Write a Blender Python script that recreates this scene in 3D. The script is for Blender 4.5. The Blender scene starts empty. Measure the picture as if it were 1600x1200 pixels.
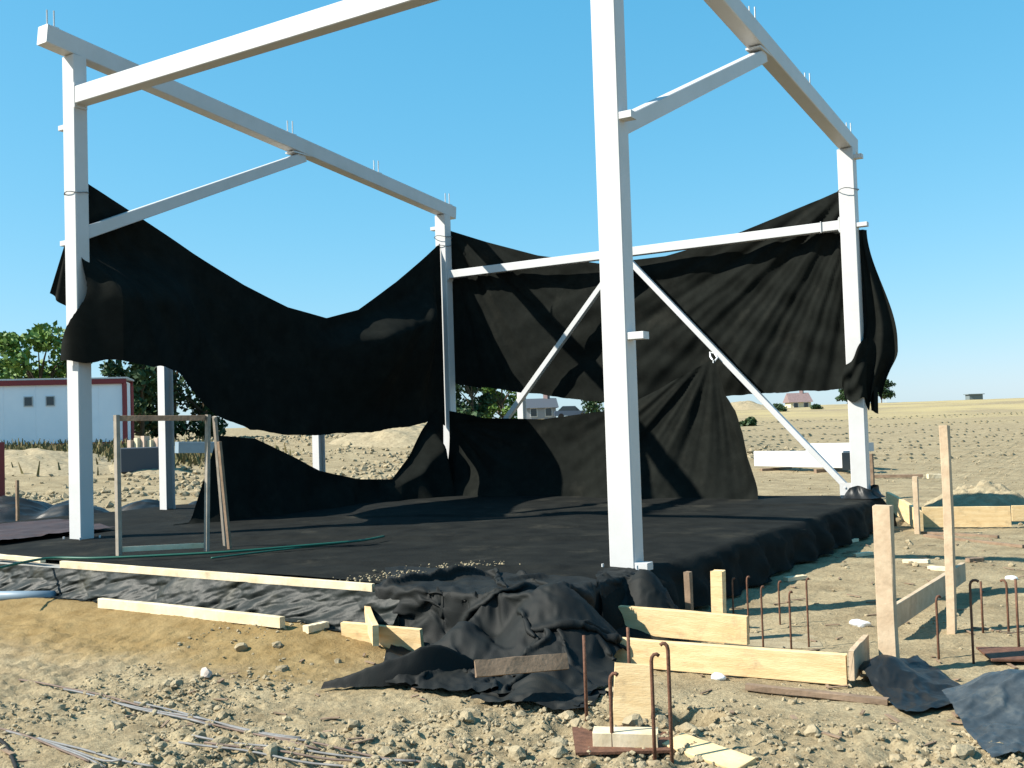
import bpy, bmesh, math, random
import numpy as np
from mathutils import Vector, Matrix

R = math.radians
rng = np.random.default_rng(7)
random.seed(7)
scene = bpy.context.scene
COL = scene.collection

# ------------------------------------------------------------------ camera
CAM = np.array([10.056, -7.102, 1.1325]); YAW, PIT, ROL, FPX = -0.5667, 0.03775, -0.0315, 1649.25
_fw = np.array([math.sin(YAW) * math.cos(PIT), math.cos(YAW) * math.cos(PIT), math.sin(PIT)])
_r0 = np.array([math.cos(YAW), -math.sin(YAW), 0.0]); _u0 = np.cross(_r0, _fw)
_r = math.cos(ROL) * _r0 + math.sin(ROL) * _u0
_u = -math.sin(ROL) * _r0 + math.cos(ROL) * _u0
cd = bpy.data.cameras.new('camera'); cam = bpy.data.objects.new('camera', cd); COL.objects.link(cam)
cd.sensor_width = 36; cd.lens = FPX / 1600 * 36; cd.clip_start = 0.05; cd.clip_end = 6000
cam.matrix_world = Matrix(((_r[0], _u[0], -_fw[0], CAM[0]), (_r[1], _u[1], -_fw[1], CAM[1]), (_r[2], _u[2], -_fw[2], CAM[2]), (0, 0, 0, 1)))
scene.camera = cam

# ------------------------------------------------------------------ sky, sun, exposure
TRAVEL = Vector((1.0, 0.95, -1.17)).normalized()
SUN_EL = math.asin(-TRAVEL.z)
world = bpy.data.worlds.new('World'); scene.world = world; world.use_nodes = True
wn = world.node_tree.nodes; wl = world.node_tree.links
sky = wn.new('ShaderNodeTexSky'); sky.sky_type = 'NISHITA'; sky.sun_disc = False
sky.sun_elevation = SUN_EL; sky.sun_rotation = math.atan2(-TRAVEL.x, -TRAVEL.y)
sky.air_density = 1.0; sky.dust_density = 0.3; sky.ozone_density = 2.0
# the photograph's colour response, applied alike over the whole sky
sep = wn.new('ShaderNodeSeparateColor'); cmb = wn.new('ShaderNodeCombineColor'); wl.new(sky.outputs[0], sep.inputs[0])
for ch, (g_, k_) in enumerate(((1.03, .49), (.50, 1.70), (.40, 2.50))):
    pw = wn.new('ShaderNodeMath'); pw.operation = 'POWER'; pw.inputs[1].default_value = g_; wl.new(sep.outputs[ch], pw.inputs[0])
    ml = wn.new('ShaderNodeMath'); ml.operation = 'MULTIPLY'; ml.inputs[1].default_value = k_; wl.new(pw.outputs[0], ml.inputs[0]); wl.new(ml.outputs[0], cmb.inputs[ch])
wl.new(cmb.outputs[0], wn['Background'].inputs[0])
wn['Background'].inputs[1].default_value = 0.094
sd = bpy.data.lights.new('sun', 'SUN'); sd.energy = 5.0; sd.angle = R(0.5); sd.color = (1.0, 0.94, 0.83)
sun = bpy.data.objects.new('sun', sd); COL.objects.link(sun); sun.rotation_euler = TRAVEL.to_track_quat('-Z', 'Y').to_euler()
vs = scene.view_settings; vs.view_transform = 'Standard'; vs.look = 'None'; vs.exposure = 1.05; vs.gamma = 1.0; vs.use_curve_mapping = False

# ------------------------------------------------------------------ layout helpers: sight lines of the survey camera give the real points
def ray(x, y):
    return _fw + _r * (x - 800) / FPX + _u * (600 - y) / FPX
def onz(x, y, z):
    d = ray(x, y); return CAM + d * (z - CAM[2]) / d[2]
def ony(x, y, Y):
    d = ray(x, y); return CAM + d * (Y - CAM[1]) / d[1]
def onx(x, y, X):
    d = ray(x, y); return CAM + d * (X - CAM[0]) / d[0]
def atd(x, y, D):
    return CAM + ray(x, y) * D
def proj(P):
    d = np.asarray(P, float) - CAM; z = d @ _fw
    return 800 + FPX * (d @ _r) / z, 600 - FPX * (d @ _u) / z

# ------------------------------------------------------------------ noise
_lat = rng.random((256, 256))
def vnoise(x, y):
    xi = np.floor(x).astype(int); yi = np.floor(y).astype(int); fx = x - xi; fy = y - yi
    fx = fx * fx * (3 - 2 * fx); fy = fy * fy * (3 - 2 * fy)
    a = _lat[xi & 255, yi & 255]; b = _lat[(xi + 1) & 255, yi & 255]; c = _lat[xi & 255, (yi + 1) & 255]; d = _lat[(xi + 1) & 255, (yi + 1) & 255]
    return (a + (b - a) * fx) * (1 - fy) + (c + (d - c) * fx) * fy
def fbm(x, y, o=4, lac=2.1, g=0.5):
    s = 0; a = 1; t = 0
    for i in range(o):
        s = s + a * vnoise(x + 17.3 * i, y - 9.1 * i); t += a; a *= g; x = x * lac; y = y * lac
    return s / t
def billow(x, y, o=3):
    s = 0; a = 1; t = 0
    for i in range(o):
        s = s + a * (1 - np.abs(2 * vnoise(x + 31.7 * i, y + 12.9 * i) - 1) ** 0.8); t += a; a *= .5; x = x * 2.07; y = y * 2.07
    return s / t
def sstep(a, b, x):
    t = np.clip((x - a) / (b - a), 0, 1); return t * t * (3 - 2 * t)

# ------------------------------------------------------------------ terrain height
SLAB = (-3.2, 6.68, -1.45, 7.0)          # x0 x1 y0 y1 of the foundation slab, top at z = 0
HOLE = onz(1083, 1128, -.36)
def hbase(X, Y):
    X = np.asarray(X, float); Y = np.asarray(Y, float)
    d = np.hypot(X - 7, Y + 1)
    s = (X - 10.06) * math.cos(.416) + (Y + 7.1) * math.sin(.416)
    wl_ = 1 - sstep(-5, 6, s)
    left = 1.15 * sstep(22, 42, d) + 0.9 * sstep(45, 140, d)
    right = 3.6 * sstep(20, 260, d) - 6 * sstep(300, 900, d)
    z = -0.35 + wl_ * left + (1 - wl_) * right
    # gentle ledge of spoil in front of the slab
    z = z + 0.14 * np.exp(-((Y + 1.70) / .45) ** 2) * sstep(6.2, 4.6, X) * sstep(-6, 0, X)
    z = z - 0.05 * sstep(-2.2, -3.6, Y)
    z = z + 0.10 * (fbm(X * .35 + 3, Y * .35, 3) - .5) * sstep(3, 9, d + 3)
    return z
def hdetail(X, Y):
    d = np.hypot(X - 7, Y + 1)
    front = sstep(-1.75, -2.35, Y + .25 * (fbm(X * 1.1, Y * 1.1, 2) - .5) * 2)
    clod = np.clip(fbm(X * 1.3 + 40, Y * 1.3, 3) * 2.2 - .62, 0, 1)
    a = 0.014 + 0.065 * front * clod
    z = a * (billow(X * 5.5, Y * 5.5, 4) - .55) * 1.5
    z = z + 0.022 * front * clod * (vnoise(X * 24, Y * 24) - .5) * 2 + (0.004 + .008 * front) * (vnoise(X * 47, Y * 47) - .5) * 2
    z = z + 0.05 * (fbm(X * 1.0 + 9, Y * 1.0, 3) - .5)
    z = z * (1 + 1.5 * sstep(12, 30, d))
    hd_ = np.hypot(X - HOLE[0], Y - HOLE[1])
    z = z - 0.20 * sstep(.17, .09, hd_)
    return z
def hgt(X, Y):
    return hbase(X, Y) + hdetail(X, Y)
def hz(x, y):
    return float(hgt(np.array([x]), np.array([y]))[0])
def gp(x, y, dz=0.0):
    """ground point seen along a sight line"""
    d = ray(x, y); t = np.concatenate([np.arange(2, 20, .01), np.arange(20, 300, .1)])
    P = CAM[None] + d[None] * t[:, None]
    below = P[:, 2] <= hbase(P[:, 0], P[:, 1])
    i = int(np.argmax(below)) if below.any() else len(t) - 1
    q = P[i].copy(); q[2] = hz(q[0], q[1]) + dz
    return q

# ------------------------------------------------------------------ mesh helpers
class MB:
    def __init__(s): s.v = []; s.f = []
    def add(s, V, F):
        o = len(s.v); s.v += [tuple(map(float, q)) for q in V]; s.f += [tuple(o + i for i in q) for q in F]; return s
    def bar(s, p0, p1, w, h, up=(0, 0, 1), ch=0.06, roll=0.0):
        """chamfered bar: w across, h along 'up'"""
        p0 = Vector(p0); p1 = Vector(p1); t = (p1 - p0).normalized(); up = Vector(up)
        a = t.cross(up)
        if a.length < 1e-3: a = t.cross(Vector((0, 1, 0)))
        a.normalize(); b = a.cross(t).normalized()
        if roll: q = Matrix.Rotation(roll, 3, t); a = q @ a; b = q @ b
        c = ch * min(w, h); W, H = w / 2, h / 2
        pr = [(-W + c, -H), (W - c, -H), (W, -H + c), (W, H - c), (W - c, H), (-W + c, H), (-W, H - c), (-W, -H + c)]
        V = [p + a * x + b * y for p in (p0, p1) for x, y in pr]
        F = [(i, (i + 1) % 8, 8 + (i + 1) % 8, 8 + i) for i in range(8)] + [tuple(range(7, -1, -1)), tuple(range(8, 16))]
        return s.add(V, F)
    def box(s, c, sz, rz=0.0):
        c = Vector(c); q = Matrix.Rotation(rz, 3, 'Z'); V = []
        for z in (-.5, .5):
            for x, y in ((-.5, -.5), (.5, -.5), (.5, .5), (-.5, .5)): V.append(c + q @ Vector((x * sz[0], y * sz[1], z * sz[2])))
        return s.add(V, [(3, 2, 1, 0), (4, 5, 6, 7), (0, 1, 5, 4), (1, 2, 6, 5), (2, 3, 7, 6), (3, 0, 4, 7)])
    def tube(s, pts, r, n=8, r1=None):
        pts = [Vector(q) for q in pts]; m = len(pts); V = []; a = None
        for i, p in enumerate(pts):
            t = (pts[min(i + 1, m - 1)] - pts[max(i - 1, 0)]).normalized()
            if a is None: a = t.orthogonal().normalized()
            a = (a - t * a.dot(t)).normalized(); b = t.cross(a)
            rr = r if r1 is None else r + (r1 - r) * i / (m - 1)
            V += [p + (a * math.cos(k * 2 * math.pi / n) + b * math.sin(k * 2 * math.pi / n)) * rr for k in range(n)]
        F = [(i * n + k, i * n + (k + 1) % n, (i + 1) * n + (k + 1) % n, (i + 1) * n + k) for i in range(m - 1) for k in range(n)]
        F += [tuple(range(n - 1, -1, -1)), tuple((m - 1) * n + k for k in range(n))]
        return s.add(V, F)
    def build(s, name, mat, parent=None, smooth=False):
        return mkobj(name, np.array(s.v), s.f, mat, parent, smooth)
def mkobj(name, V, F, mat, parent=None, smooth=False):
    me = bpy.data.meshes.new(name); me.from_pydata(np.asarray(V).tolist(), [], [tuple(f) for f in F]); me.update()
    if smooth: me.polygons.foreach_set('use_smooth', [True] * len(me.polygons))
    if mat is not None: me.materials.append(M[mat])
    o = bpy.data.objects.new(name, me); COL.objects.link(o); o.parent = parent
    return o
def grid_obj(name, G, mat, parent=None, smooth=True):
    """G: (n, m, 3) grid of points"""
    n, m = G.shape[:2]; idx = np.arange(n * m).reshape(n, m)
    Q = np.stack([idx[:-1, :-1], idx[1:, :-1], idx[1:, 1:], idx[:-1, 1:]], -1).reshape(-1, 4)
    return quad_obj(name, G.reshape(-1, 3), Q, mat, parent, smooth)
def quad_obj(name, V, Q, mat, parent=None, smooth=True):
    me = bpy.data.meshes.new(name); V = np.ascontiguousarray(V, dtype=np.float32); k = Q.shape[1]
    me.vertices.add(len(V)); me.vertices.foreach_set('co', V.ravel())
    me.loops.add(Q.size); me.loops.foreach_set('vertex_index', np.ascontiguousarray(Q, dtype=np.int32).ravel())
    me.polygons.add(len(Q)); me.polygons.foreach_set('loop_start', np.arange(0, Q.size, k, dtype=np.int32))
    me.polygons.foreach_set('use_smooth', np.full(len(Q), smooth)); me.update(calc_edges=True); me.validate()
    me.materials.append(M[mat])
    o = bpy.data.objects.new(name, me); COL.objects.link(o); o.parent = parent
    return o
def tag(o, label=None, cat=None, group=None, kind=None):
    if label: o['label'] = label
    if cat: o['category'] = cat
    if group: o['group'] = group
    if kind: o['kind'] = kind
    return o
def empty(name, loc=(0, 0, 0)):
    o = bpy.data.objects.new(name, None); COL.objects.link(o); o.location = loc; o.empty_display_size = .1
    return o
def under(root):
    """children are modelled in world space: undo the root's translation"""
    t = Vector(root.location)
    for c in root.children:
        if c.type == 'MESH' and not c.get('_done'):
            c.matrix_parent_inverse = Matrix.Translation(-t)

# ------------------------------------------------------------------ materials
M = {}
def mat(name, col, rough=.7, spec=.3, var=0.0, scale=8.0, bump=0.0, bscale=60.0, col2=None, metal=0.0, sheen=0.0, stretch=None, trans=0.0):
    m = bpy.data.materials.new(name); m.use_nodes = True; M[name] = m
    n = m.node_tree.nodes; l = m.node_tree.links; b = n['Principled BSDF']
    b.inputs['Base Color'].default_value = (*col, 1); b.inputs['Roughness'].default_value = rough
    b.inputs['Specular IOR Level'].default_value = spec; b.inputs['Metallic'].default_value = metal
    if sheen: b.inputs['Sheen Weight'].default_value = sheen
    tc = n.new('ShaderNodeTexCoord'); mp = n.new('ShaderNodeMapping'); l.new(tc.outputs['Object'], mp.inputs[0])
    if stretch: mp.inputs['Scale'].default_value = stretch
    if var:
        c2 = col2 or tuple(max(0, c * (1 - var)) for c in col)
        t = n.new('ShaderNodeTexNoise'); t.inputs['Scale'].default_value = scale; t.inputs['Detail'].default_value = 6; t.inputs['Roughness'].default_value = .65
        l.new(mp.outputs[0], t.inputs['Vector'])
        r = n.new('ShaderNodeValToRGB'); r.color_ramp.elements[0].position = .35; r.color_ramp.elements[1].position = .68
        r.color_ramp.elements[0].color = (*c2, 1); r.color_ramp.elements[1].color = (*col, 1)
        l.new(t.outputs[0], r.inputs[0]); l.new(r.outputs[0], b.inputs['Base Color'])
    if bump:
        t = n.new('ShaderNodeTexNoise'); t.inputs['Scale'].default_value = bscale; t.inputs['Detail'].default_value = 5
        l.new(mp.outputs[0], t.inputs['Vector'])
        bp = n.new('ShaderNodeBump'); bp.inputs['Strength'].default_value = bump; bp.inputs['Distance'].default_value = .01
        l.new(t.outputs[0], bp.inputs['Height']); l.new(bp.outputs[0], b.inputs['Normal'])
    return m
mat('white_paint', (.52, .52, .525), .45, .3, var=.10, scale=2.5, bump=.05, bscale=30, col2=(.48, .48, .475))
mat('galv', (.55, .57, .58), .45, .5, var=.2, scale=20)
mat('tarp_cloth', (.011, .013, .0125), .68, .18, var=.5, scale=6, bump=.15, bscale=140, col2=(.009, .010, .010))
mat('black_cloth', (.0105, .012, .0105), .9, .05, var=.5, scale=5, bump=.25, bscale=220, col2=(.0065, .0075, .0065))
mat('membrane', (.0075, .0085, .0085), .92, .06, var=.5, scale=3.0, bump=.35, bscale=55, col2=(.016, .017, .0155))
mat('plastic_black', (.012, .014, .015), .45, .3, var=.4, scale=6, bump=.2, bscale=35)
mat('plastic_green', (.011, .015, .0135), .55, .25, var=.6, scale=5, bump=.3, bscale=30, col2=(.009, .012, .011))
mat('plastic_grey', (.060, .072, .080), .42, .4, var=.5, scale=6, bump=.3, bscale=35, col2=(.03, .036, .04))
mat('concrete', (.36, .35, .32), .85, .2, var=.3, scale=6, bump=.3, bscale=40)
mat('wood_new', (.70, .53, .30), .7, .25, var=.3, scale=5, bump=.25, bscale=30, col2=(.58, .40, .20), stretch=(1, 1, 6))
mat('wood_pale', (.72, .62, .45), .7, .25, var=.25, scale=5, bump=.2, bscale=30, col2=(.58, .47, .30))
mat('wood_grey', (.34, .30, .25), .75, .2, var=.3, scale=9, col2=(.24, .21, .17))
mat('wood_pink', (.54, .42, .29), .75, .2, var=.3, scale=9, bump=.25, bscale=40, col2=(.42, .31, .205))
mat('wood_old', (.27, .19, .13), .8, .2, var=.4, scale=9, bump=.3, bscale=40)
mat('rust', (.16, .075, .045), .75, .3, var=.5, scale=30, bump=.3, bscale=90)
mat('rod_grey', (.20, .20, .20), .6, .3, var=.4, scale=12)
mat('rod_rust', (.17, .12, .095), .7, .3, var=.4, scale=12)
mat('green_cord', (.010, .09, .06), .5, .4)
mat('white_plastic', (.75, .78, .80), .45, .4, var=.1, scale=10)
mat('red_frame', (.22, .025, .028), .5, .4)
mat('cont_wall', (.86, .88, .92), .5, .4, var=.08, scale=.8, col2=(.80, .83, .88))
mat('glass_dark', (.02, .03, .04), .1, .6)
mat('leaf_bright', (.15, .25, .045), .6, .3, var=.6, scale=1.2, col2=(.06, .12, .025))
mat('leaf_dark', (.035, .075, .022), .6, .3, var=.6, scale=1.2, col2=(.014, .035, .010))
mat('bark', (.10, .075, .05), .9, .1, var=.4, scale=6)
mat('weed', (.12, .125, .045), .7, .2, var=.5, scale=3, col2=(.16, .12, .06))
mat('brick_pale', (.52, .40, .32), .85, .2, var=.3, scale=2)
mat('panel_blue', (.20, .27, .33), .5, .4, var=.2, scale=2)
mat('roof_tile', (.24, .17, .165), .8, .2, var=.3, scale=4)
mat('wall_cream', (.60, .54, .38), .85, .2, var=.1, scale=2)
mat('wall_grey', (.26, .27, .29), .85, .2, var=.1, scale=2)
mat('roof_dark', (.06, .07, .085), .7, .3)
mat('car_paint', (.06, .085, .13), .3, .5)
mat('tyre', (.015, .015, .015), .8, .2)
mat('brown_tarp', (.055, .028, .022), .6, .35, var=.4, scale=5, bump=.3, bscale=30)
mat('shed', (.13, .16, .17), .7, .3)
mat('stone', (.50, .42, .36), .85, .2, var=.25, scale=14, bump=.4, bscale=40)
mat('clod', (.345, .29, .19), .95, .1, var=.35, scale=9, bump=.6, bscale=70, col2=(.235, .19, .122))

def dusty(name, col, amount, scale):
    m = M[name]; n = m.node_tree.nodes; l = m.node_tree.links; b = n['Principled BSDF']; src = b.inputs['Base Color'].links[0].from_socket
    geo = n.new('ShaderNodeNewGeometry'); t = n.new('ShaderNodeTexNoise'); t.inputs['Scale'].default_value = scale; t.inputs['Detail'].default_value = 9; t.inputs['Roughness'].default_value = .72; l.new(geo.outputs['Position'], t.inputs['Vector'])
    mr = n.new('ShaderNodeMapRange'); mr.inputs[1].default_value = .55; mr.inputs[2].default_value = .80; mr.inputs[4].default_value = amount; l.new(t.outputs[0], mr.inputs[0])
    x = n.new('ShaderNodeMix'); x.data_type = 'RGBA'; l.new(mr.outputs[0], x.inputs[0]); l.new(src, x.inputs[6]); x.inputs[7].default_value = (*col, 1); l.new(x.outputs[2], b.inputs['Base Color'])
dusty('membrane', (.11, .10, .075), .38, 1.1); dusty('black_cloth', (.04, .038, .031), .28, 2.2); dusty('plastic_green', (.15, .13, .085), .35, 2.5); dusty('plastic_grey', (.22, .19, .13), .4, 3.0)
for w_ in ('wood_new', 'wood_pale', 'wood_pink', 'wood_grey'): dusty(w_, (.20, .155, .10), .75, 6.0)
dusty('white_paint', (.30, .24, .17), .18, 1.6); dusty('galv', (.25, .15, .09), .5, 8.0)

def soil_material():
    m = bpy.data.materials.new('soil'); m.use_nodes = True; M['soil'] = m
    n = m.node_tree.nodes; l = m.node_tree.links; b = n['Principled BSDF']
    b.inputs['Roughness'].default_value = .95; b.inputs['Specular IOR Level'].default_value = .1
    geo = n.new('ShaderNodeNewGeometry')
    def noise(s, d=6, r=.6):
        t = n.new('ShaderNodeTexNoise'); t.inputs['Scale'].default_value = s; t.inputs['Detail'].default_value = d; t.inputs['Roughness'].default_value = r
        l.new(geo.outputs['Position'], t.inputs['Vector']); return t.outputs[0]
    def ramp(f, stops):
        r = n.new('ShaderNodeValToRGB'); e = r.color_ramp.elements
        for i, (p, c) in enumerate(stops):
            q = e[i] if i < 2 else e.new(p)
            q.position = p; q.color = (*c, 1) if len(c) == 3 else c
        l.new(f, r.inputs[0]); return r.outputs[0]
    def mix(f, a, b_, blend='MIX'):
        x = n.new('ShaderNodeMix'); x.data_type = 'RGBA'; x.blend_type = blend
        if isinstance(f, float): x.inputs[0].default_value = f
        else: l.new(f, x.inputs[0])
        for s, v_ in ((6, a), (7, b_)):
            if isinstance(v_, tuple): x.inputs[s].default_value = (*v_, 1)
            else: l.new(v_, x.inputs[s])
        return x.outputs[2]
    pale = ramp(noise(2.2, 8, .7), [(.32, (.225, .176, .105)), (.70, (.40, .33, .207))])
    fine = ramp(noise(45, 4, .7), [(.30, (.62, .60, .58)), (.62, (1, 1, 1))])
    pale = mix(1.0, pale, fine, 'MULTIPLY')
    ochre = ramp(noise(5, 8, .7), [(.30, (.165, .108, .042)), (.70, (.275, .20, .095))])
    # ochre subsoil thrown out in a strip in front of the foundation
    sx = n.new('ShaderNodeSeparateXYZ'); l.new(geo.outputs['Position'], sx.inputs[0])
    def maprange(o, a, b_, c=0., d=1.):
        x = n.new('ShaderNodeMapRange'); x.interpolation_type = 'SMOOTHSTEP'; x.inputs[1].default_value = a; x.inputs[2].default_value = b_; x.inputs[3].default_value = c; x.inputs[4].default_value = d
        l.new(o, x.inputs[0]); return x.outputs[0]
    def mul(a, b_):
        x = n.new('ShaderNodeMath'); x.operation = 'MULTIPLY'; l.new(a, x.inputs[0]); l.new(b_, x.inputs[1]); return x.outputs[0]
    def addn(a, b_, k):
        x = n.new('ShaderNodeMath'); x.operation = 'MULTIPLY_ADD'; l.new(b_, x.inputs[0]); x.inputs[1].default_value = k; l.new(a, x.inputs[2]); return x.outputs[0]
    yy = addn(sx.outputs[1], noise(1.5, 5, .6), 1.0)
    k = mul(mul(maprange(yy, -2.35, -1.7), maprange(yy, -.3, -.7)), mul(maprange(sx.outputs[0], 6.6, 5.3), maprange(sx.outputs[0], -4., -1.)))
    col = mix(k, pale, ochre)
    # dry straw-coloured stubble far out in the field
    k2 = mul(maprange(sx.outputs[1], 60., 130.), maprange(noise(.05, 4, .6), .35, .6))
    col = mix(k2, col, (.37, .30, .155))
    l.new(col, b.inputs['Base Color'])
    bp = n.new('ShaderNodeBump'); bp.inputs['Strength'].default_value = .7; bp.inputs['Distance'].default_value = .02
    l.new(noise(38, 6, .7), bp.inputs['Height']); l.new(bp.outputs[0], b.inputs['Normal'])
soil_material()

# ================================================================== THE SETTING
def axis(lo, a, b, hi, fine, growth=1.06, cap=60):
    mid = list(np.arange(a, b, fine)); x = mid[-1]; st = fine; up = []
    while x < hi: st = min(st * growth, cap); x += st; up.append(x)
    x = a; st = fine; dn = []
    while x > lo: st = min(st * growth, cap); x -= st; dn.append(x)
    return np.array(dn[::-1] + mid + up)
gx = axis(-900, 3.6, 10.3, 900, .02, 1.035); gy = axis(-120, -4.9, 1.6, 1600, .02, 1.028)
GX, GY = np.meshgrid(gx, gy, indexing='ij')
GZ = hgt(GX, GY)
inside = (GX > SLAB[0] + .1) & (GX < SLAB[1] - .1) & (GY > SLAB[2] + .1) & (GY < SLAB[3] - .1)
GZ = np.where(inside, np.minimum(GZ, -.25), GZ)
ground = grid_obj('ground', np.stack([GX, GY, GZ], -1), 'soil'); tag(ground, kind='structure')

mb = MB(); mb.box(((SLAB[0] + SLAB[1]) / 2, (SLAB[2] + SLAB[3]) / 2, -.30), (SLAB[1] - SLAB[0], SLAB[3] - SLAB[2], .60))
slab = mb.build('foundation_slab', 'concrete'); tag(slab, kind='structure')

# ================================================================== STEEL FRAME
W_, D_ = 6.5, 6.754
HF, HB = 5.28, 4.556                    # beam underside at front and back columns
SL = (HB - HF) / D_
frame = empty('steel_portal', (3.25, 3.4, 0)); tag(frame, 'white painted steel portal frame of four columns standing on the black covered slab', 'steel frame')
CW, CD = .205, .165
def column(x, y, top):
    m = MB(); m.bar((x, y, .012), (x, y, top), CW, CD, up=(0, 1, 0), ch=.05); c = m.build('column', 'white_paint', frame)
    m = MB(); m.bar((x, y, 0.004), (x, y, .024), .34, .30, up=(0, 1, 0), ch=.01)
    m.build('base_plate', 'white_paint', c)
    for sx in (-1, 1):
        for sy in (-1, 1):
            m = MB(); m.tube([(x + sx * .14, y + sy * .12, .02), (x + sx * .14, y + sy * .12, .075)], .010, 6)
            m.tube([(x + sx * .14, y + sy * .12, .026), (x + sx * .14, y + sy * .12, .046)], .019, 6); m.build('anchor_nut', 'galv', c)
    return c
cNL = column(0, 0, HF); cNR = column(W_, 0, HF); cFL = column(0, D_, HB); cFR = column(W_, D_, HB)
def cleat(c, p, L=.13, dx=1):
    m = MB(); m.bar((p[0], p[1], p[2]), (p[0] + dx * L, p[1], p[2]), .10, .055, ch=.05); return m.build('cleat', 'white_paint', c)
e = CW / 2 + .001
cleat(cNR, (W_ + e, -.02, onx(995, 525, W_ + .15)[2])); cleat(cNR, (W_ + e, -.03, onx(986, 188, W_ + .12)[2]), .10)
cleat(cFR, (W_ + e, D_ - .02, 3.55)); cleat(cFR, (W_ + e, D_ - .02, HB - .12), .10)
cleat(cNL, (-e, -.02, 4.52), .10, -1); cleat(cNL, (-e, -.02, 3.25), .10, -1); cleat(cFL, (-e, D_ - .02, HB - .20), .10, -1)
cleat(cNR, (W_ + e, -.03, .06), .10)
BH, BW = .205, .17
def rz_(y): return HF + SL * y + BH / 2 + .003
def roof_beam(x, y0, y1, studs):
    m = MB(); m.bar((x, y0, rz_(y0)), (x, y1, rz_(y1)), BW, BH, ch=.05); b = m.build('roof_beam', 'white_paint', frame)
    for y in studs:
        for k in (-.028, .028):
            m = MB(); z = rz_(y) + BH / 2; m.tube([(x + k * .7, y + k, z - .01), (x + k * .7, y + k, z + .20)], .008, 6)
            m.build('threaded_stud', 'galv', b)
        m = MB(); m.box((x, y, rz_(y) + BH / 2 + .009), (.11, .13, .014)); m.build('seat_plate', 'white_paint', b)
    return b
roof_beam(0, -.38, 7.02, (-.28, 3.30, 5.10, 6.90)); roof_beam(W_, -.38, 7.02, (-.28, 1.5, 3.30, 5.15, 6.92))
m = MB(); m.bar((CW / 2 + .002, -.01, 4.83), (W_ - CW / 2 - .002, -.01, 4.83), .15, .19, ch=.05); m.build('cross_beam', 'white_paint', frame)
m = MB(); m.bar((CW / 2 + .002, D_, 3.578), (W_ - CW / 2 - .002, D_, 3.578), .11, .125, ch=.05); cb = m.build('cross_beam', 'white_paint', frame)
m = MB(); m.bar((W_ - .36, D_ - .06, 3.578), (W_ - .35, D_ - .06, 3.578), .02, .15); m.build('splice_plate', 'galv', cb)
for x in (0, W_):
    m = MB(); m.bar((x, CD / 2 + .002, 3.36), (x, 3.52, rz_(3.52) - BH / 2 - .03), .12, .135, ch=.05); k = m.build('knee_brace', 'white_paint', frame)
    m = MB(); m.box((x, 3.45, rz_(3.45) - BH / 2 - .012), (.16, .34, .02)); m.build('gusset_plate', 'white_paint', k)
for x0, sgn in ((CW / 2 + .03, 1), (W_ - CW / 2 - .03, -1)):
    m = MB(); m.bar((x0, D_ - .01, .13), (3.25 - sgn * .04, D_ - .01, 3.50), .075, .085, ch=.05, up=(0, 1, 0)); k = m.build('diagonal_brace', 'white_paint', frame)
    m = MB(); m.box((x0 + sgn * .03, D_ - .065, .16), (.18, .012, .16)); g = m.build('gusset_plate', 'white_paint', k)
    m = MB(); m.tube([(x0 + sgn * .05, D_ - .085, .18), (x0 + sgn * .05, D_ - .05, .18)], .014, 6); m.build('bolt', 'galv', k)
def end_plate(par, x, y, z, w, h, sgn):
    m = MB(); m.box((x, y, z), (.012, w, h)); p_ = m.build('end_plate', 'white_paint', par)
    for dy in (-1, 1):
        for dz in (-1, 1):
            m = MB(); q_ = (x + sgn * .006, y + dy * w * .36, z + dz * h * .36); m.tube([q_, (q_[0] + sgn * .012, q_[1], q_[2])], .012, 6); m.build('bolt_head', 'galv', par)
fb = [c for c in frame.children if c.name.startswith('cross_beam')]
for c, z, y, w, h in ((fb[0], 4.83, -.01, .16, .27), (fb[1], 3.578, D_, .15, .20)):
    end_plate(c, CW / 2 + .010, y, z, w, h, 1); end_plate(c, W_ - CW / 2 - .010, y, z, w, h, -1)
for c in list(frame.children):
    c.matrix_parent_inverse = Matrix.Translation((-3.25, -3.4, 0))

# neighbouring frame: far posts seen under and through the curtains
def far_post(px, py_base, depth, h, label):
    q = atd(px, py_base, depth); z0 = hz(q[0], q[1]) - .05; r = empty('steel_post', (q[0], q[1], z0))
    for s in (-1, 1):
        m = MB(); m.bar((q[0], q[1] + s * .075, z0), (q[0], q[1] + s * .075, z0 + h), .15, .012, up=(0, 1, 0)); m.build('flange', 'white_paint', r)
    m = MB(); m.bar((q[0], q[1], z0), (q[0], q[1], z0 + h), .010, .138, up=(0, 1, 0)); m.build('web', 'white_paint', r)
    m = MB(); m.box((q[0], q[1], z0 + .06), (.26, .26, .02)); m.build('base_plate', 'white_paint', r)
    under(r); tag(r, label, 'steel post', 'posts of the neighbouring frame')
far_post(262, 790, 15.5, 3.5, 'pale steel post rising from black sheeting behind the timber trestle')
far_post(499, 740, 18.4, 3.0, 'pale steel post seen through the gap between the left upper and lower curtains')
far_post(816, 655, 24.5, 3.2, 'pale steel post beside the left diagonal brace, seen between the back curtains')

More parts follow.
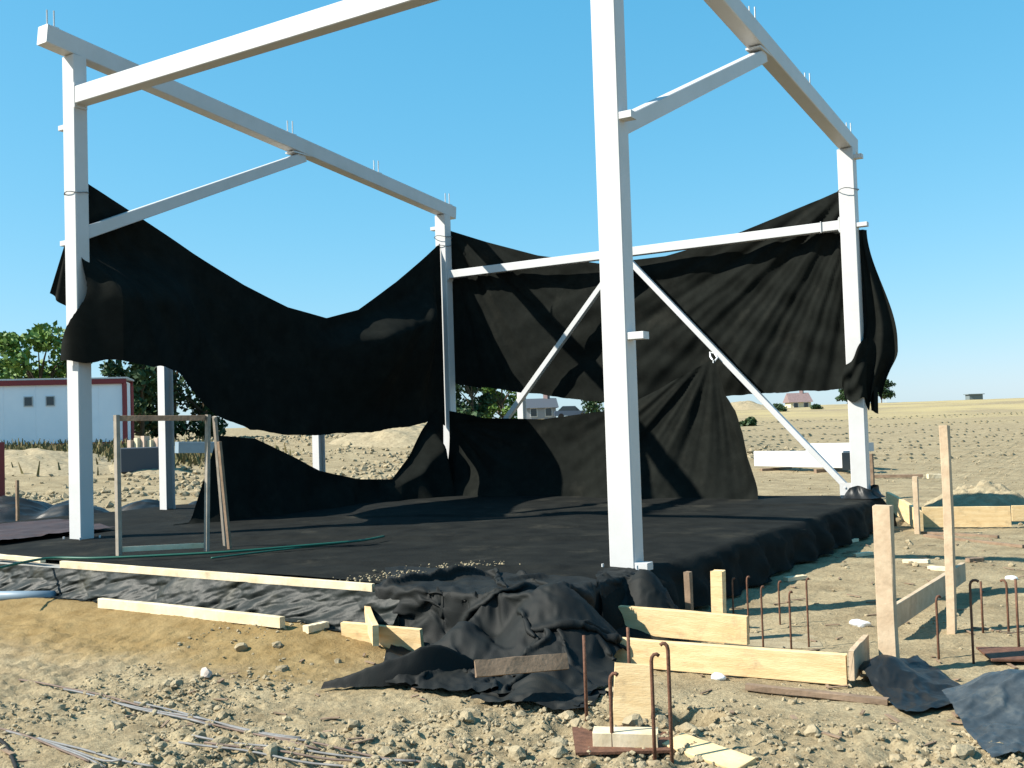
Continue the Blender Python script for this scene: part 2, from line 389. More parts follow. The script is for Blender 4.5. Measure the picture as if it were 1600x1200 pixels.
# ================================================================== CURTAINS
def interp_tab(tab, x):
    t = np.array(tab, float); return np.interp(x, t[:, 0], t[:, 1])
def smooth_path(P, n):
    P = np.array(P, float); m = len(P); out = []
    for i in range(m - 1):
        p0 = P[max(i - 1, 0)]; p1 = P[i]; p2 = P[i + 1]; p3 = P[min(i + 2, m - 1)]
        for t in np.linspace(0, 1, 24, endpoint=False):
            out.append(.5 * ((2 * p1) + (-p0 + p2) * t + (2 * p0 - 5 * p1 + 4 * p2 - p3) * t * t + (-p0 + 3 * p1 - 3 * p2 + p3) * t ** 3))
    out.append(P[-1]); out = np.array(out)
    L = np.concatenate([[0], np.cumsum(np.linalg.norm(np.diff(out, axis=0), axis=1))])
    s = np.linspace(0, L[-1], n)
    return np.stack([np.interp(s, L, out[:, k]) for k in range(P.shape[1])], -1)
def z_at(x, y, tab):
    """height on the vertical line at (x, y) where the edge of the cloth lies"""
    z = 2.0
    for _ in range(8):
        px, py = proj((x, y, z)); ty = interp_tab(tab, px)
        d = np.linalg.norm(np.array([x, y]) - CAM[:2]); z += (py - ty) / FPX * d * .95
    return z
def hang(path, top, bot, n, m, fold, lean=0.0):
    P = smooth_path(path, n); G = np.zeros((n, m, 3))
    T = np.gradient(P, axis=0); N = np.stack([T[:, 1], -T[:, 0]], -1); N /= np.linalg.norm(N, axis=1)[:, None]
    zt = np.array([z_at(p[0], p[1], top) for p in P]); zb = np.array([z_at(p[0], p[1], bot) for p in P])
    v = np.linspace(0, 1, m)
    Z = zt[:, None] + (zb - zt)[:, None] * v[None]
    Z = Z + .05 * (fbm(np.linspace(0, n / 9., n), np.zeros(n), 4) - .5)[:, None] * (v[None] ** 6)
    U = np.linspace(0, 1, n)[:, None] + 0 * Z; Vv = v[None] + 0 * Z
    f = fold(U, Vv, P[:, 0][:, None] + 0 * Z, P[:, 1][:, None] + 0 * Z, Z) + lean * Vv
    G[..., 0] = P[:, 0][:, None] + N[:, 0][:, None] * f; G[..., 1] = P[:, 1][:, None] + N[:, 1][:, None] * f; G[..., 2] = Z
    return G
def crease(t, sharp=1.6):
    s = np.sin(t); return np.sign(s) * np.abs(s) ** (1 / sharp)
def fan(A, B, c, k, ph=0.0, r0=.15, r1=3.2, warp=.16):
    """folds radiating from corner c in the plane (A, B)"""
    dx = A - c[0]; dy = B - c[1]; r = np.hypot(dx, dy); th = np.arctan2(dy, dx)
    th = th + warp * .25 * (fbm(A * .9 + ph, B * .9, 3) - .5)
    w = sstep(0, r0 + .8, r) * sstep(r1 * 1.9, r1 * .4, r)
    return w * (np.sin(k * th + ph) + .45 * np.sin(2.3 * k * th + 2 * ph) + .2 * np.sin(5.1 * k * th))

# upper curtain along the left side
topL = [(100, 262), (145, 292), (220, 340), (300, 395), (380, 445), (450, 480), (510, 497), (560, 484), (620, 440), (660, 405), (690, 378), (705, 365)]
botL = [(100, 545), (118, 556), (140, 568), (200, 577), (250, 588), (290, 615), (335, 650), (390, 671), (450, 680), (560, 677), (640, 665), (672, 657), (690, 662), (705, 668)]
pathL = [(-.115, .10), (-.115, .8), (-.12, 2.0), (-.12, 3.4), (-.12, 5.0), (-.115, 6.0), (-.06, 6.55), (.0, 6.66)]
def foldL(U, V, X, Y, Z):
    d = .035 * np.sin(Y * 5.1 + V * 1.5 + 2 * fbm(Y, Z, 2)) + .02 * fan(Y, Z, (6.8, 4.4), 16, .5) + .02 * fan(Y, Z, (-.1, 4.2), 14, 1.1) + .03 * (fbm(Y * 2.2, Z * 1.5, 3) - .5)
    d *= sstep(0, .05, U) * sstep(1, .95, U) * (.15 + .85 * sstep(0, .3, V))
    # slack bellies inwards: a swag below the top edge towards the far column, a loose bulge beside the near one
    a = sstep(3.5, 5.0, Y) * sstep(6.68, 5.9, Y)
    v0 = .10 + .04 * np.sin(Y * 2.4)
    d += .50 * a * sstep(v0, v0 + .20, V) * (1 - .8 * sstep(.28, .95, V))
    d += .60 * sstep(3.3, 2.6, Z) * sstep(.10, .20, Y) * sstep(2.2, .4, Y)
    return d
G = hang(pathL, topL, botL, 260, 110, foldL)
o = grid_obj('shade_curtain', G, 'black_cloth'); tag(o, 'black fabric curtain sagging along the left side between two columns, upper one', 'curtain', 'black fabric curtains hung on the frame')
curtain_left = o
# its front end turns round the near left column, low down
i0 = int(np.argmin(np.abs(np.linspace(.10, 6.66, 260) - .20))); edge = G[i0]; lo = [k for k in range(110) if edge[k, 2] < 3.15]; n = 30; Gw = np.zeros((n, len(lo), 3)); zt_, zb_ = edge[lo[0], 2], edge[-1, 2]
for q, kk in enumerate(lo):
    f = (zt_ - edge[kk, 2]) / (zt_ - zb_); e0 = edge[kk, :2]
    P_ = smooth_path([e0, (e0 * .5 + np.array([.13, -.12]) * .5), (.125, -.125), (.02, -.16 - .02 * f), (-.085, -.155 - .01 * f)], 80)
    P_ = P_[np.linspace(0, 79 * (.42 + .58 * sstep(.15, .95, f)), n).astype(int)]
    Gw[:, q, :2] = P_; Gw[:, q, 2] = edge[kk, 2] + (.02 * np.sin(np.linspace(0, 9, n)) - .10 * np.linspace(0, 1, n) ** 2 * (1 - f)) * sstep(0, .3, f)
grid_obj('loose_end', Gw, 'black_cloth', curtain_left)
n, k = 18, 18; a = np.linspace(0, 1, n)[:, None, None]; b_ = np.linspace(0, 1, k)[None, :, None]
A0 = onx(112, 372, -.12); A1 = onx(112, 486, -.12); B0 = onx(101, 382, -.16); B1 = onx(76, 458, -.34)
Gf = (A0 * (1 - b_) + A1 * b_) * (1 - a) + (B0 * (1 - b_) + B1 * b_) * a
Gf[..., 1] += .03 * np.sin(np.linspace(0, 9, n))[:, None] * np.linspace(0, 1, k)[None]
grid_obj('loose_flap', Gf, 'black_cloth', curtain_left)

def tie(parent, x, y, z, rx, ry):
    m = MB(); m.tube([(x + rx * math.cos(a), y + ry * math.sin(a), z + .01 * math.sin(3 * a)) for a in np.linspace(0, 2 * math.pi, 17)], .006, 5); m.build('tie_cord', 'rod_grey', parent)
tie(curtain_left, 0, 0, 3.78, .135, .115); tie(curtain_left, 0, D_, 4.05, .135, .115)
# upper curtain along the back
topB = [(690, 352), (705, 361), (760, 378), (840, 399), (940, 412), (1040, 400), (1130, 374), (1200, 345), (1312, 298), (1350, 284)]
botB = [(690, 596), (760, 606), (850, 618), (940, 629), (1040, 626), (1140, 618), (1320, 608), (1350, 610)]
def foldB(U, V, X, Y, Z):
    d = .030 * fan(X, Z, (6.75, 4.35), 22, .3, r1=4.8) + .009 * fan(X, Z, (6.75, 4.35), 47, 1.9, r1=2.6) + .022 * fan(X, Z, (-.1, 4.5), 20, 1.2, r1=2.8)
    d += .05 * np.sin(np.pi * V) * np.sin(np.pi * U) + .02 * (fbm(X * 2.5, Z * 2.5, 3) - .5)
    sw = Z + .10 * (X - 3.0) ** 2 * .9
    d += .014 * np.sin(sw * 13 + 3 * fbm(X, Z, 2)) * sstep(.02, .2, V) * sstep(.15, .4, U)
    return d * sstep(0, .04, U) * (.25 + .75 * sstep(0, .12, V))
Gb = hang([(.03, 6.90), (1.5, 6.96), (3.2, 7.02), (5.0, 6.97), (6.45, 6.89)], topB, botB, 260, 90, foldB)
curtain_back = grid_obj('shade_curtain', Gb, 'black_cloth'); tag(curtain_back, 'black fabric curtain with fanning folds hung behind the rear cross beam, upper one', 'curtain', 'black fabric curtains hung on the frame')
tie(curtain_back, W_, D_, 4.02, .13, .165); tie(curtain_back, 0, D_, 4.2, .13, .165)
# gathered tail wrapped round the far right column
tl = np.zeros((44, 40, 3))
top_ = (6.62, 6.86, 3.46)
for i in range(44):
    for j in range(40):
        a = i / 43; v = j / 39
        z = 3.50 - v * (3.50 - 1.42)
        wid = .06 + .33 * sstep(0, .70, v) - .22 * sstep(.76, 1, v)
        x = 6.57 + a * (wid + .05) - .05 * sstep(.5, .9, v) * (1 - a)
        y = 6.88 - .08 * math.sin(a * math.pi) + .035 * math.sin(a * 15 + v * 2) * (.3 + v) - .22 * sstep(.55, .85, v) * (1 - a) ** 2
        tl[i, j] = (x, y, z - .14 * a * (1 - a) * 4 * sstep(.8, 1, v) + .12 * sstep(.85, 1, v) * math.sin(a * 11))
grid_obj('gathered_tail', tl, 'black_cloth', curtain_back)
wr = np.zeros((40, 24, 3))     # turn of cloth across the column face, slack and creased
for i in range(40):
    for j in range(24):
        a = i / 39; v = j / 23
        ang = -math.pi * .98 + a * math.pi * 1.15
        rx, ry = .155 + .02 * math.sin(a * 9 + v * 4), .15 + .03 * math.sin(a * 13)
        z = 1.30 + (1 - v) * (.30 + .62 * a) + .03 * math.sin(a * 12)
        wr[i, j] = (W_ + rx * math.cos(ang), D_ + ry * math.sin(ang) + .02 * math.sin(v * 14 + a * 6), z)
grid_obj('gathered_wrap', wr, 'black_cloth', curtain_back)
hg = np.zeros((14, 16, 3))
for i in range(14):
    for j in range(16):
        a = i / 13; v = j / 15
        hg[i, j] = (6.64 + a * (.11 - .03 * v) + .02 * v, 6.80 + .02 * math.sin(a * 8), 1.50 - v * .34 - .05 * a)
grid_obj('loose_end', hg, 'black_cloth', curtain_back)

# lower curtain along the back, tied up to the right diagonal
topK = [(690, 640), (705, 644), (760, 655), (850, 657), (940, 645), (985, 632), (1030, 611), (1080, 583), (1110, 566), (1117, 563), (1126, 590), (1134, 618), (1152, 645), (1164, 682), (1168, 712), (1176, 735), (1192, 782)]
nK, mK = 200, 70
def foldK(U, V, X, Y, Z):
    d = .026 * fan(X, Z, (4.62, 2.05), 15, .8, r1=2.4) + .006 * fan(X, Z, (4.62, 2.05), 31, .1, r1=1.6) + .05 * (fbm(X * 1.7 + 4, Z * 1.7, 3) - .5) + .03 * fan(X, Z, (.1, 1.2), 8, .2, r1=1.6) + .03 * (fbm(X * 2, Z * 2, 3) - .5)
    return d * sstep(0, .04, U)
P = smooth_path([(.08, 6.70), (1.2, 6.66), (2.4, 6.64), (3.6, 6.62), (4.45, 6.63), (4.62, 6.62), (4.95, 6.56), (5.2, 6.52)], nK)
Gk = np.zeros((nK, mK, 3))
zt = np.array([z_at(p[0], p[1], topK) for p in P]); zt = np.maximum(zt, .05)
for j in range(mK):
    v = j / (mK - 1); Gk[:, j, 0] = P[:, 0] + .06 * sstep(4.4, 5.2, P[:, 0]) * v; Gk[:, j, 2] = zt * (1 - v) + .02
    Gk[:, j, 1] = P[:, 1] - (.30 + .14 * np.sin(P[:, 0] * 2.1) + .05 * np.sin(P[:, 0] * 7)) * v ** 3
X, Z = Gk[..., 0], Gk[..., 2]; U = np.linspace(0, 1, nK)[:, None] + 0 * X
Gk[..., 1] -= foldK(U, None, X, None, Z) * (1 - .4 * np.linspace(0, 1, mK)[None] ** 4) + .03
Gk[:, -1, 1] -= .12
o = grid_obj('shade_curtain', Gk, 'black_cloth'); tag(o, 'black fabric curtain tied up to the right diagonal brace and reaching the floor', 'curtain', 'black fabric curtains hung on the frame')
m = MB(); m.tube([(4.62, 6.60, 1.88), (4.66, 6.66, 1.95), (4.60, 6.72, 2.02), (4.52, 6.75, 2.04), (4.56, 6.66, 1.97), (4.63, 6.60, 1.90)], .012, 6); m.build('tie_knot', 'white_plastic', o)

# lower curtain along the left side
topM = [(280, 850), (300, 812), (325, 735), (340, 684), (400, 689), (450, 713), (500, 739), (560, 752), (612, 752), (640, 715), (660, 674), (674, 653), (692, 636), (705, 626)]
P = smooth_path([(-.10, 1.30), (-.12, 1.75), (-.13, 2.8), (-.13, 4.2), (-.13, 5.2), (-.12, 5.95), (-.08, 6.35), (.0, 6.62)], 160)
Gm = np.zeros((160, 60, 3)); zt = np.maximum(np.array([z_at(p[0], p[1], topM) for p in P]), .04)
for j in range(60):
    v = j / 59; Gm[:, j, 2] = zt * (1 - v) + .03
    w = .05 * np.sin(P[:, 1] * 6 + v * 2) + .03 * np.sin(P[:, 1] * 13 + 1)
    sw = .30 * sstep(5.2, 5.9, P[:, 1]) * sstep(6.64, 6.3, P[:, 1]) * sstep(.10, .40, v)
    Gm[:, j, 0] = P[:, 0] + (.18 * v ** 2 + w * (.1 + v) + sw) * sstep(6.66, 6.3, P[:, 1]); Gm[:, j, 1] = P[:, 1] - .05 * v
o = grid_obj('shade_curtain', Gm, 'black_cloth'); tag(o, 'black fabric curtain drooping low along the left side down to the floor', 'curtain', 'black fabric curtains hung on the frame')

# ================================================================== FLOOR SHEETS
nx, ny = 220, 200
xs = np.linspace(SLAB[0] + .02, 7.15, nx); ys = np.linspace(-1.30, 6.98, ny)
X, Y = np.meshgrid(xs, ys, indexing='ij')
Z = .022 + .030 * fbm(X * 1.1, Y * 1.1, 4) + .012 * np.abs(np.sin(X * 1.6 + 2.5 * fbm(X * .5, Y * .5, 2)))
for (ax, ay, bx, by, hh) in ((1.2, .2, 6.6, 2.2, .03), (2.0, 1.4, 6.9, 3.6, .02), (.5, 2.2, 5.8, 4.9, .025), (3.0, -.9, 6.4, -.2, .025), (2.5, 4.8, 6.8, 5.6, .02)):
    tx, ty = bx - ax, by - ay; L = math.hypot(tx, ty); s = ((X - ax) * tx + (Y - ay) * ty) / L / L; dd = ((X - ax) * ty - (Y - ay) * tx) / L
    Z += hh * np.exp(-((dd + .12 * np.sin(s * 7)) / .05) ** 2) * sstep(0, .15, s) * sstep(1, .85, s)
ov = np.clip(X - 6.70, 0, None) * (.55 + .9 * fbm(Y * .9 + 5, Y * 0, 3))          # part hanging over the right edge of the slab
XX = np.where(ov > 0, 6.70 + ov * .16 + .11 * np.abs(2 * fbm(Y * 2.0, ov * 3.5, 3) - 1) * sstep(0, .12, ov) + .05 * fbm(Y * 6, ov * 7, 2) * sstep(0, .12, ov) + .04 * np.sin(Y * 9 + 3 * fbm(Y, Y, 2)) * sstep(0, .25, ov), X)
Z = np.where(ov > 0, np.maximum(Z - ov * .85, hgt(XX, Y) + .012 + .03 * fbm(XX * 6, Y * 6, 2)), Z)
mem = grid_obj('floor_membrane', np.stack([XX, Y, Z], -1), 'membrane'); tag(mem, 'large black membrane sheet spread over the slab between the columns', 'membrane')

# plastic skirt on the front face of the slab
n, k = 420, 40
xs = np.linspace(.2, 5.55, n); G = np.zeros((n, k, 3))
for j in range(k):
    v = j / (k - 1)
    fold = .05 * np.abs(np.sin(xs * 3.1 + v * 1.6 * np.sin(xs * 2))) ** .6 + .13 * np.abs(2 * fbm(xs * 2.6 + v * 1.5, np.full(n, v * 1.6 + 3), 4) - 1) + .04 * fbm(xs * 9 + v * 3, np.full(n, v * 2.2), 2)
    G[:, j, 0] = xs + .12 * v * np.sin(xs * 2.3); G[:, j, 1] = -1.455 - (.015 + fold * (.25 + v)) - .10 * v ** 2; G[:, j, 2] = .012 - v * .30
G[:, :, 2] = np.maximum(G[:, :, 2], hgt(G[..., 0], G[..., 1]) + .008)
o = grid_obj('plastic_skirt', G, 'plastic_green'); tag(o, 'dark green plastic sheet hanging down the front edge of the slab', 'plastic sheet')

# ------------------------------------------------------------------ cloth that was dropped: relaxed on the ground by a small solver
def drape(G, rest, ground_fn, iters=220, sub=6, pin=None, fr=.55):
    G = G.copy(); V = np.zeros_like(G); n, m = G.shape[:2]
    dirs = []
    for di, dj, st in ((1, 0, 1.0), (0, 1, 1.0), (1, 1, .55), (1, -1, .55), (2, 0, .22), (0, 2, .22)):
        L = np.linalg.norm(rest_pos(rest, di, dj), axis=-1); dirs.append((di, dj, st, L))
    for it in range(iters):
        V[..., 2] -= 9.8 * .012; V *= .965; old = G.copy(); G = G + V * .012
        for s_ in range(sub):
            for di, dj, st, L in dirs:
                i0 = slice(0, n - di); i1 = slice(di, n)
                j0, j1 = (slice(0, m - dj), slice(dj, m)) if dj >= 0 else (slice(-dj, m), slice(0, m + dj))
                A = G[i0, j0]; B = G[i1, j1]; d = B - A; l = np.linalg.norm(d, axis=-1) + 1e-9
                c = (d * (st * .42 * (l - L) / l)[..., None]) * .5
                G[i0, j0] += c; G[i1, j1] -= c
            if pin is not None: G[pin] = old[pin]
        h = ground_fn(G[..., 0], G[..., 1]); hit = G[..., 2] < h
        G[..., 2] = np.where(hit, h, G[..., 2])
        mv = G - old; mv[hit] *= (1 - fr); G = old + mv; G[..., 2] = np.maximum(G[..., 2], h)
        V = (G - old) / .012
        sp = np.linalg.norm(V, axis=-1, keepdims=True); V = np.where(sp > 3, V / sp * 3, V)
    return G
def rest_pos(Rp, di, dj):
    n, m = Rp.shape[:2]; i0 = slice(0, n - di); i1 = slice(di, n)
    j0, j1 = (slice(0, m - dj), slice(dj, m)) if dj >= 0 else (slice(-dj, m), slice(0, m + dj))
    return Rp[i1, j1] - Rp[i0, j0]
def upsample(G):
    n, m = G.shape[:2]; a = np.linspace(0, n - 1, 2 * n - 1); b = np.linspace(0, m - 1, 2 * m - 1)
    def cub(A, t, ax):
        A = np.moveaxis(A, ax, 0); i = np.clip(np.floor(t).astype(int), 0, len(A) - 2); f = (t - i)[:, None, None]
        p0 = A[np.maximum(i - 1, 0)]; p1 = A[i]; p2 = A[i + 1]; p3 = A[np.minimum(i + 2, len(A) - 1)]
        r = .5 * (2 * p1 + (p2 - p0) * f + (2 * p0 - 5 * p1 + 4 * p2 - p3) * f ** 2 + (3 * p1 - p0 - 3 * p2 + p3) * f ** 3)
        return np.moveaxis(r, 0, ax)
    return cub(cub(G, a, 0), b, 1)
def rough_ground(X, Y):
    return hbase(X, Y) + .6 * hdetail(X, Y) + .012
def patch(c4, n, m):
    c4 = [np.array(c, float) for c in c4]; a = np.linspace(0, 1, n)[:, None, None]; b = np.linspace(0, 1, m)[None, :, None]
    return (c4[0] * (1 - b) + c4[1] * b) * (1 - a) + (c4[3] * (1 - b) + c4[2] * b) * a
def dropped(name, quad, n, m, gather, gfn, mat_, z0, seed, amp=.10, iters=200, crumple=.022, **kw):
    """quad: plan corners; gather > 1 gives slack that buckles into folds"""
    G = patch([(q[0], q[1], z0) for q in quad], n, m); r = np.random.default_rng(seed)
    ox, oy = r.random(2) * 50
    Rst = G.copy(); Rst[..., 0] *= gather; Rst[..., 1] *= gather
    G[..., 2] += amp * (fbm(G[..., 0] * 3.5 + ox, G[..., 1] * 3.5 + oy, 3) - .5) * 2
    G[..., 2] = np.maximum(G[..., 2], gfn(G[..., 0], G[..., 1]) + .01)
    G[..., :2] += .25 * amp * (np.stack([fbm(G[..., 0] * 2 + ox, G[..., 1] * 2, 2), fbm(G[..., 0] * 2, G[..., 1] * 2 + oy, 2)], -1) - .5)
    Gd = drape(G, Rst, gfn, iters, **kw)
    U_ = upsample(Gd)
    uu, vv = np.meshgrid(np.linspace(0, 1, U_.shape[0]) * n / 9., np.linspace(0, 1, U_.shape[1]) * m / 9., indexing='ij')
    U_[..., 2] += crumple * (np.abs(2 * fbm(uu + ox, vv + oy, 3) - 1) * -2 + .5 + .5 * np.abs(np.sin(uu * 2.1 + 3 * fbm(uu * .7, vv * .7 + oy, 2))))
    U_[..., 2] = np.maximum(U_[..., 2], gfn(U_[..., 0], U_[..., 1]))
    return grid_obj(name, U_, mat_)
def bump_fn(base, bumps):
    def fn(X, Y):
        h = base(X, Y)
        for (x, y, r, z) in bumps:
            d = np.hypot(X - x, Y - y) * (.75 + .5 * fbm(X * 2.3 + x, Y * 2.3 + y, 2)); b = z + .38; q = b * np.exp(-(d / (.62 * r)) ** 2) - .38 - .02; h = np.maximum(h, q) + .02 * np.exp(-((h - q) / .06) ** 2)
        return h
    return fn
def with_slab(X, Y):
    h = rough_ground(X, Y)
    return np.where((Y > SLAB[2] - .05) & (X < SLAB[1] + .05), np.maximum(h, .05), h)
pile_fn = bump_fn(with_slab, [(6.70, -1.42, .62, .13), (7.02, -2.02, .30, -.16), (6.25, -1.75, .42, -.08), (6.15, -2.28, .22, -.22)])
o = dropped('black_tarp', [(4.98, -.80), (7.05, -.80), (7.28, -2.25), (6.15, -2.35)], 78, 74, 1.30, pile_fn, 'tarp_cloth', .24, 3, amp=.22, iters=240, crumple=.03)
tag(o, 'crumpled heap of black tarpaulin spilling off the front corner of the slab', 'tarpaulin')
o = dropped('black_tarp', [(6.50, -.30), (7.12, -.15), (7.22, -.70), (6.70, -.95)], 44, 44, 1.35, bump_fn(with_slab, [(6.85, -.45, .38, .12), (6.65, -.7, .3, .08)]), 'tarp_cloth', .25, 5, amp=.16, iters=160)
tag(o, 'black tarpaulin hump bunched up at the foot of the near right column', 'tarpaulin')
# tail of the heap lying out to the left
tp = smooth_path([(6.55, -1.95, -.06), (6.30, -2.22, -.17), (6.05, -2.42, -.26), (5.83, -2.56, -.325)], 50)
tl = np.zeros((50, 22, 3)); nrm = np.array([.55, .83])
for i in range(50):
    u_ = i / 49; wd = .26 * (1 - u_) ** .8 + .025
    for j in range(22):
        s = j / 21 * 2 - 1; x, y = tp[i, 0] + nrm[0] * wd * s, tp[i, 1] + nrm[1] * wd * s
        gz = float(rough_ground(np.array([x]), np.array([y]))[0])
        z = gz + max(0, tp[i, 2] + .36) * (1 - abs(s) ** 1.7) * float(sstep(-.02, .38, u_)) + .02 * math.sin(s * 7 + u_ * 5) * (1 - u_) * (1 - abs(s))
        tl[i, j] = (x, y, max(z, gz + .006))
o = grid_obj('tarp_tail', tl, 'tarp_cloth'); 
TAIL = o
for q in bpy.data.objects:
    if q.name == 'black_tarp': TAIL.parent = q
o = dropped('black_tarp', [(6.80, -2.12), (7.34, -2.02), (7.38, -2.36), (6.82, -2.42)], 30, 24, 1.22, bump_fn(rough_ground, [(7.08, -2.24, .30, -.20)]), 'tarp_cloth', -.12, 9, amp=.08, iters=140)
tag(o, 'rolled end of black tarpaulin lying on the soil below the brown plank', 'tarpaulin')
# loose sheets on the right
o = dropped('plastic_sheet', [(8.98, -1.45), (9.55, -.72), (9.95, -1.5), (9.32, -2.25)], 60, 54, 1.10, bump_fn(rough_ground, [(9.3, -1.35, .6, -.16)]), 'plastic_grey', -.08, 11, amp=.10, iters=180)
tag(o, 'crumpled grey plastic sheet lying on the soil in the lower right corner', 'plastic sheet')
o = dropped('plastic_sheet', [(8.40, -1.02), (8.66, -.55), (9.10, -1.30), (8.86, -1.72)], 40, 30, 1.12, bump_fn(rough_ground, [(8.6, -1.1, .35, -.20)]), 'plastic_black', -.15, 13, amp=.10, iters=150)
tag(o, 'black plastic strip lying behind the end of the long formwork board', 'plastic sheet')

# sheets over the neighbouring footings on the left
def left_base(X, Y): return hbase(X, Y) + .02
for (quad, bumps, mt, lab, z0) in (
    ([(-9.5, 3.0), (-6.3, 5.6), (-4.6, 4.6), (-7.0, 1.6)], [(-7.6, 3.9, 1.5, .12), (-6.2, 4.2, 1.0, .05)], 'plastic_black', 'black plastic sheeting heaped over a footing at the left edge', .5),
    ([(-5.0, 3.2), (-3.8, 5.6), (-2.2, 4.6), (-3.2, 2.4)], [(-3.9, 3.9, 1.2, .10), (-3.0, 4.2, .8, .06)], 'plastic_black', 'black plastic sheeting heaped round the foot of the post behind the trestle', .5)):
    o = dropped('plastic_sheet', quad, 46, 46, 1.07, bump_fn(left_base, bumps), mt, z0, 21, amp=.30, iters=110, crumple=.06); tag(o, lab, 'plastic sheet')
o = dropped('brown_tarp', [(-2.6, -1.0), (-2.2, 1.2), (-.45, .7), (-.35, -.75)], 34, 34, 1.06, lambda X, Y: np.full(X.shape, .07) + .03 * fbm(X * 2, Y * 2, 2), 'brown_tarp', .2, 23, amp=.08, iters=90)
tag(o, 'dark brown tarpaulin on the slab beside the near left column', 'tarpaulin')
# black wrap round the foot of the far right column
wr = np.zeros((40, 14, 3))
for i in range(40):
    for j in range(14):
        a = i / 39 * 2 * math.pi; v = j / 13; rr = .17 + .03 * math.sin(a * 5) + .10 * (1 - v) ** 2 + .015 * math.sin(a * 11 + v * 5)
        wr[i, j] = (W_ + rr * math.cos(a), D_ + rr * math.sin(a), .05 + .13 * v + .03 * math.sin(a * 3) * v)
o = grid_obj('plastic_wrap', wr, 'plastic_black'); tag(o, 'black plastic wrapped round the foot of the far right column', 'plastic wrap')

# green cord along the slab
pts = [onz(-20, 892, .09), onz(30, 880, .09), onz(80, 872, .09), onz(150, 872, .085), onz(250, 868, .085), onz(360, 862, .085), onz(470, 853, .085), onz(560, 845, .085), onz(600, 838, .085)]
P = smooth_path(pts, 90); m = MB(); m.tube(P, .011, 8); o = m.build('green_hose', 'green_cord', None, True); tag(o, 'thin green hose lying across the slab in front of the trestle', 'hose')
pts = [onz(330, 872, .07), onz(430, 860, .07), onz(520, 850, .07), onz(585, 842, .07)]
m = MB(); m.tube(smooth_path(pts, 40), .008, 8); o = m.build('green_hose', 'green_cord', None, True); tag(o, 'short green hose lying just in front of the longer one on the slab', 'hose')

# ================================================================== TIMBER
def plank(p0, p1, w, h, mt, name='plank', label='', cat='plank', group=None, up=(0, 0, 1), roll=0.0, seg=7):
    """sawn board with a slight bow and uneven edges"""
    p0 = Vector(p0); p1 = Vector(p1); t = (p1 - p0).normalized(); a = t.cross(Vector(up))
    if a.length < 1e-3: a = t.cross(Vector((0, 1, 0)))
    a.normalize(); b = a.cross(t).normalized()
    if roll: q = Matrix.Rotation(roll, 3, t); a = q @ a; b = q @ b
    c = .06 * min(w, h); W, H = w / 2, h / 2
    pr = [(-W + c, -H), (W - c, -H), (W, -H + c), (W, H - c), (W - c, H), (-W + c, H), (-W, H - c), (-W, -H + c)]
    V = []; L = (p1 - p0).length; bow = random.uniform(-.004, .004) * L
    for k in range(seg + 1):
        s = k / seg; p = p0.lerp(p1, s) + a * bow * math.sin(math.pi * s) * 2
        j = [random.uniform(-.0015, .0015) for _ in range(8)]
        V += [p + a * (x + j[i]) + b * (y + j[(i + 3) % 8]) + (t * random.uniform(-.004, .004) if k in (0, seg) else Vector()) for i, (x, y) in enumerate(pr)]
    F = [(k * 8 + i, k * 8 + (i + 1) % 8, (k + 1) * 8 + (i + 1) % 8, (k + 1) * 8 + i) for k in range(seg) for i in range(8)]
    F += [tuple(range(7, -1, -1)), tuple(seg * 8 + i for i in range(8))]
    o = mkobj(name, V, F, mt)
    if label: tag(o, label, cat, group)
    return o
# boards along the front edge of the slab
a = onz(78, 884, .035); b = onz(565, 922, .035)
plank((a[0], -1.43, .035), (b[0], -1.45, .03), .035, .06, 'wood_pale', label='long pale batten lying along the top front edge of the slab')
a = onz(30, 878, .035)
plank((.55, -1.36, .05), (1.42, -1.40, .05), .05, .04, 'wood_pale', label='short pale batten end lying near the left edge on the slab corner')
a = gp(157, 950); b = gp(442, 986)
plank((a[0], a[1], a[2] + .045), (b[0], b[1], b[2] + .045), .05, .075, 'wood_pale', label='pale batten lying on the soil at the foot of the plastic skirt')
a = gp(478, 990); b = gp(510, 982)
plank(a + [0, 0, .02], b + [0, 0, .02], .06, .05, 'wood_pale', label='short pale batten end poking out from the tarpaulin')
a = onz(536, 985, -.22); b = onz(660, 997, -.22)
plank((a[0], a[1], -.235), (b[0], b[1], -.235), .03, .15, 'wood_new', label='new board partly covered by the tarpaulin heap, left of it', roll=.12)
a = onz(550, 952, -.1); b = onz(590, 975, -.1)
plank((a[0], a[1] + .15, -.14), (b[0], b[1] - .02, -.17), .04, .13, 'wood_new', label='yellow board end sticking out from under the tarpaulin heap')
a = onz(657, 945, -.05)
plank((a[0], a[1] + .05, -.25), (a[0] + .01, a[1] + .05, .0), .06, .04, 'wood_new', label='short wooden stake under the left side of the tarpaulin heap', cat='stake', name='wooden_stake')
a = onz(742, 1045, -.12); b = onz(886, 1033, -.12)
plank(a, b, .03, .085, 'wood_old', label='weathered brown plank lying across the tarpaulin heap', roll=-.3)
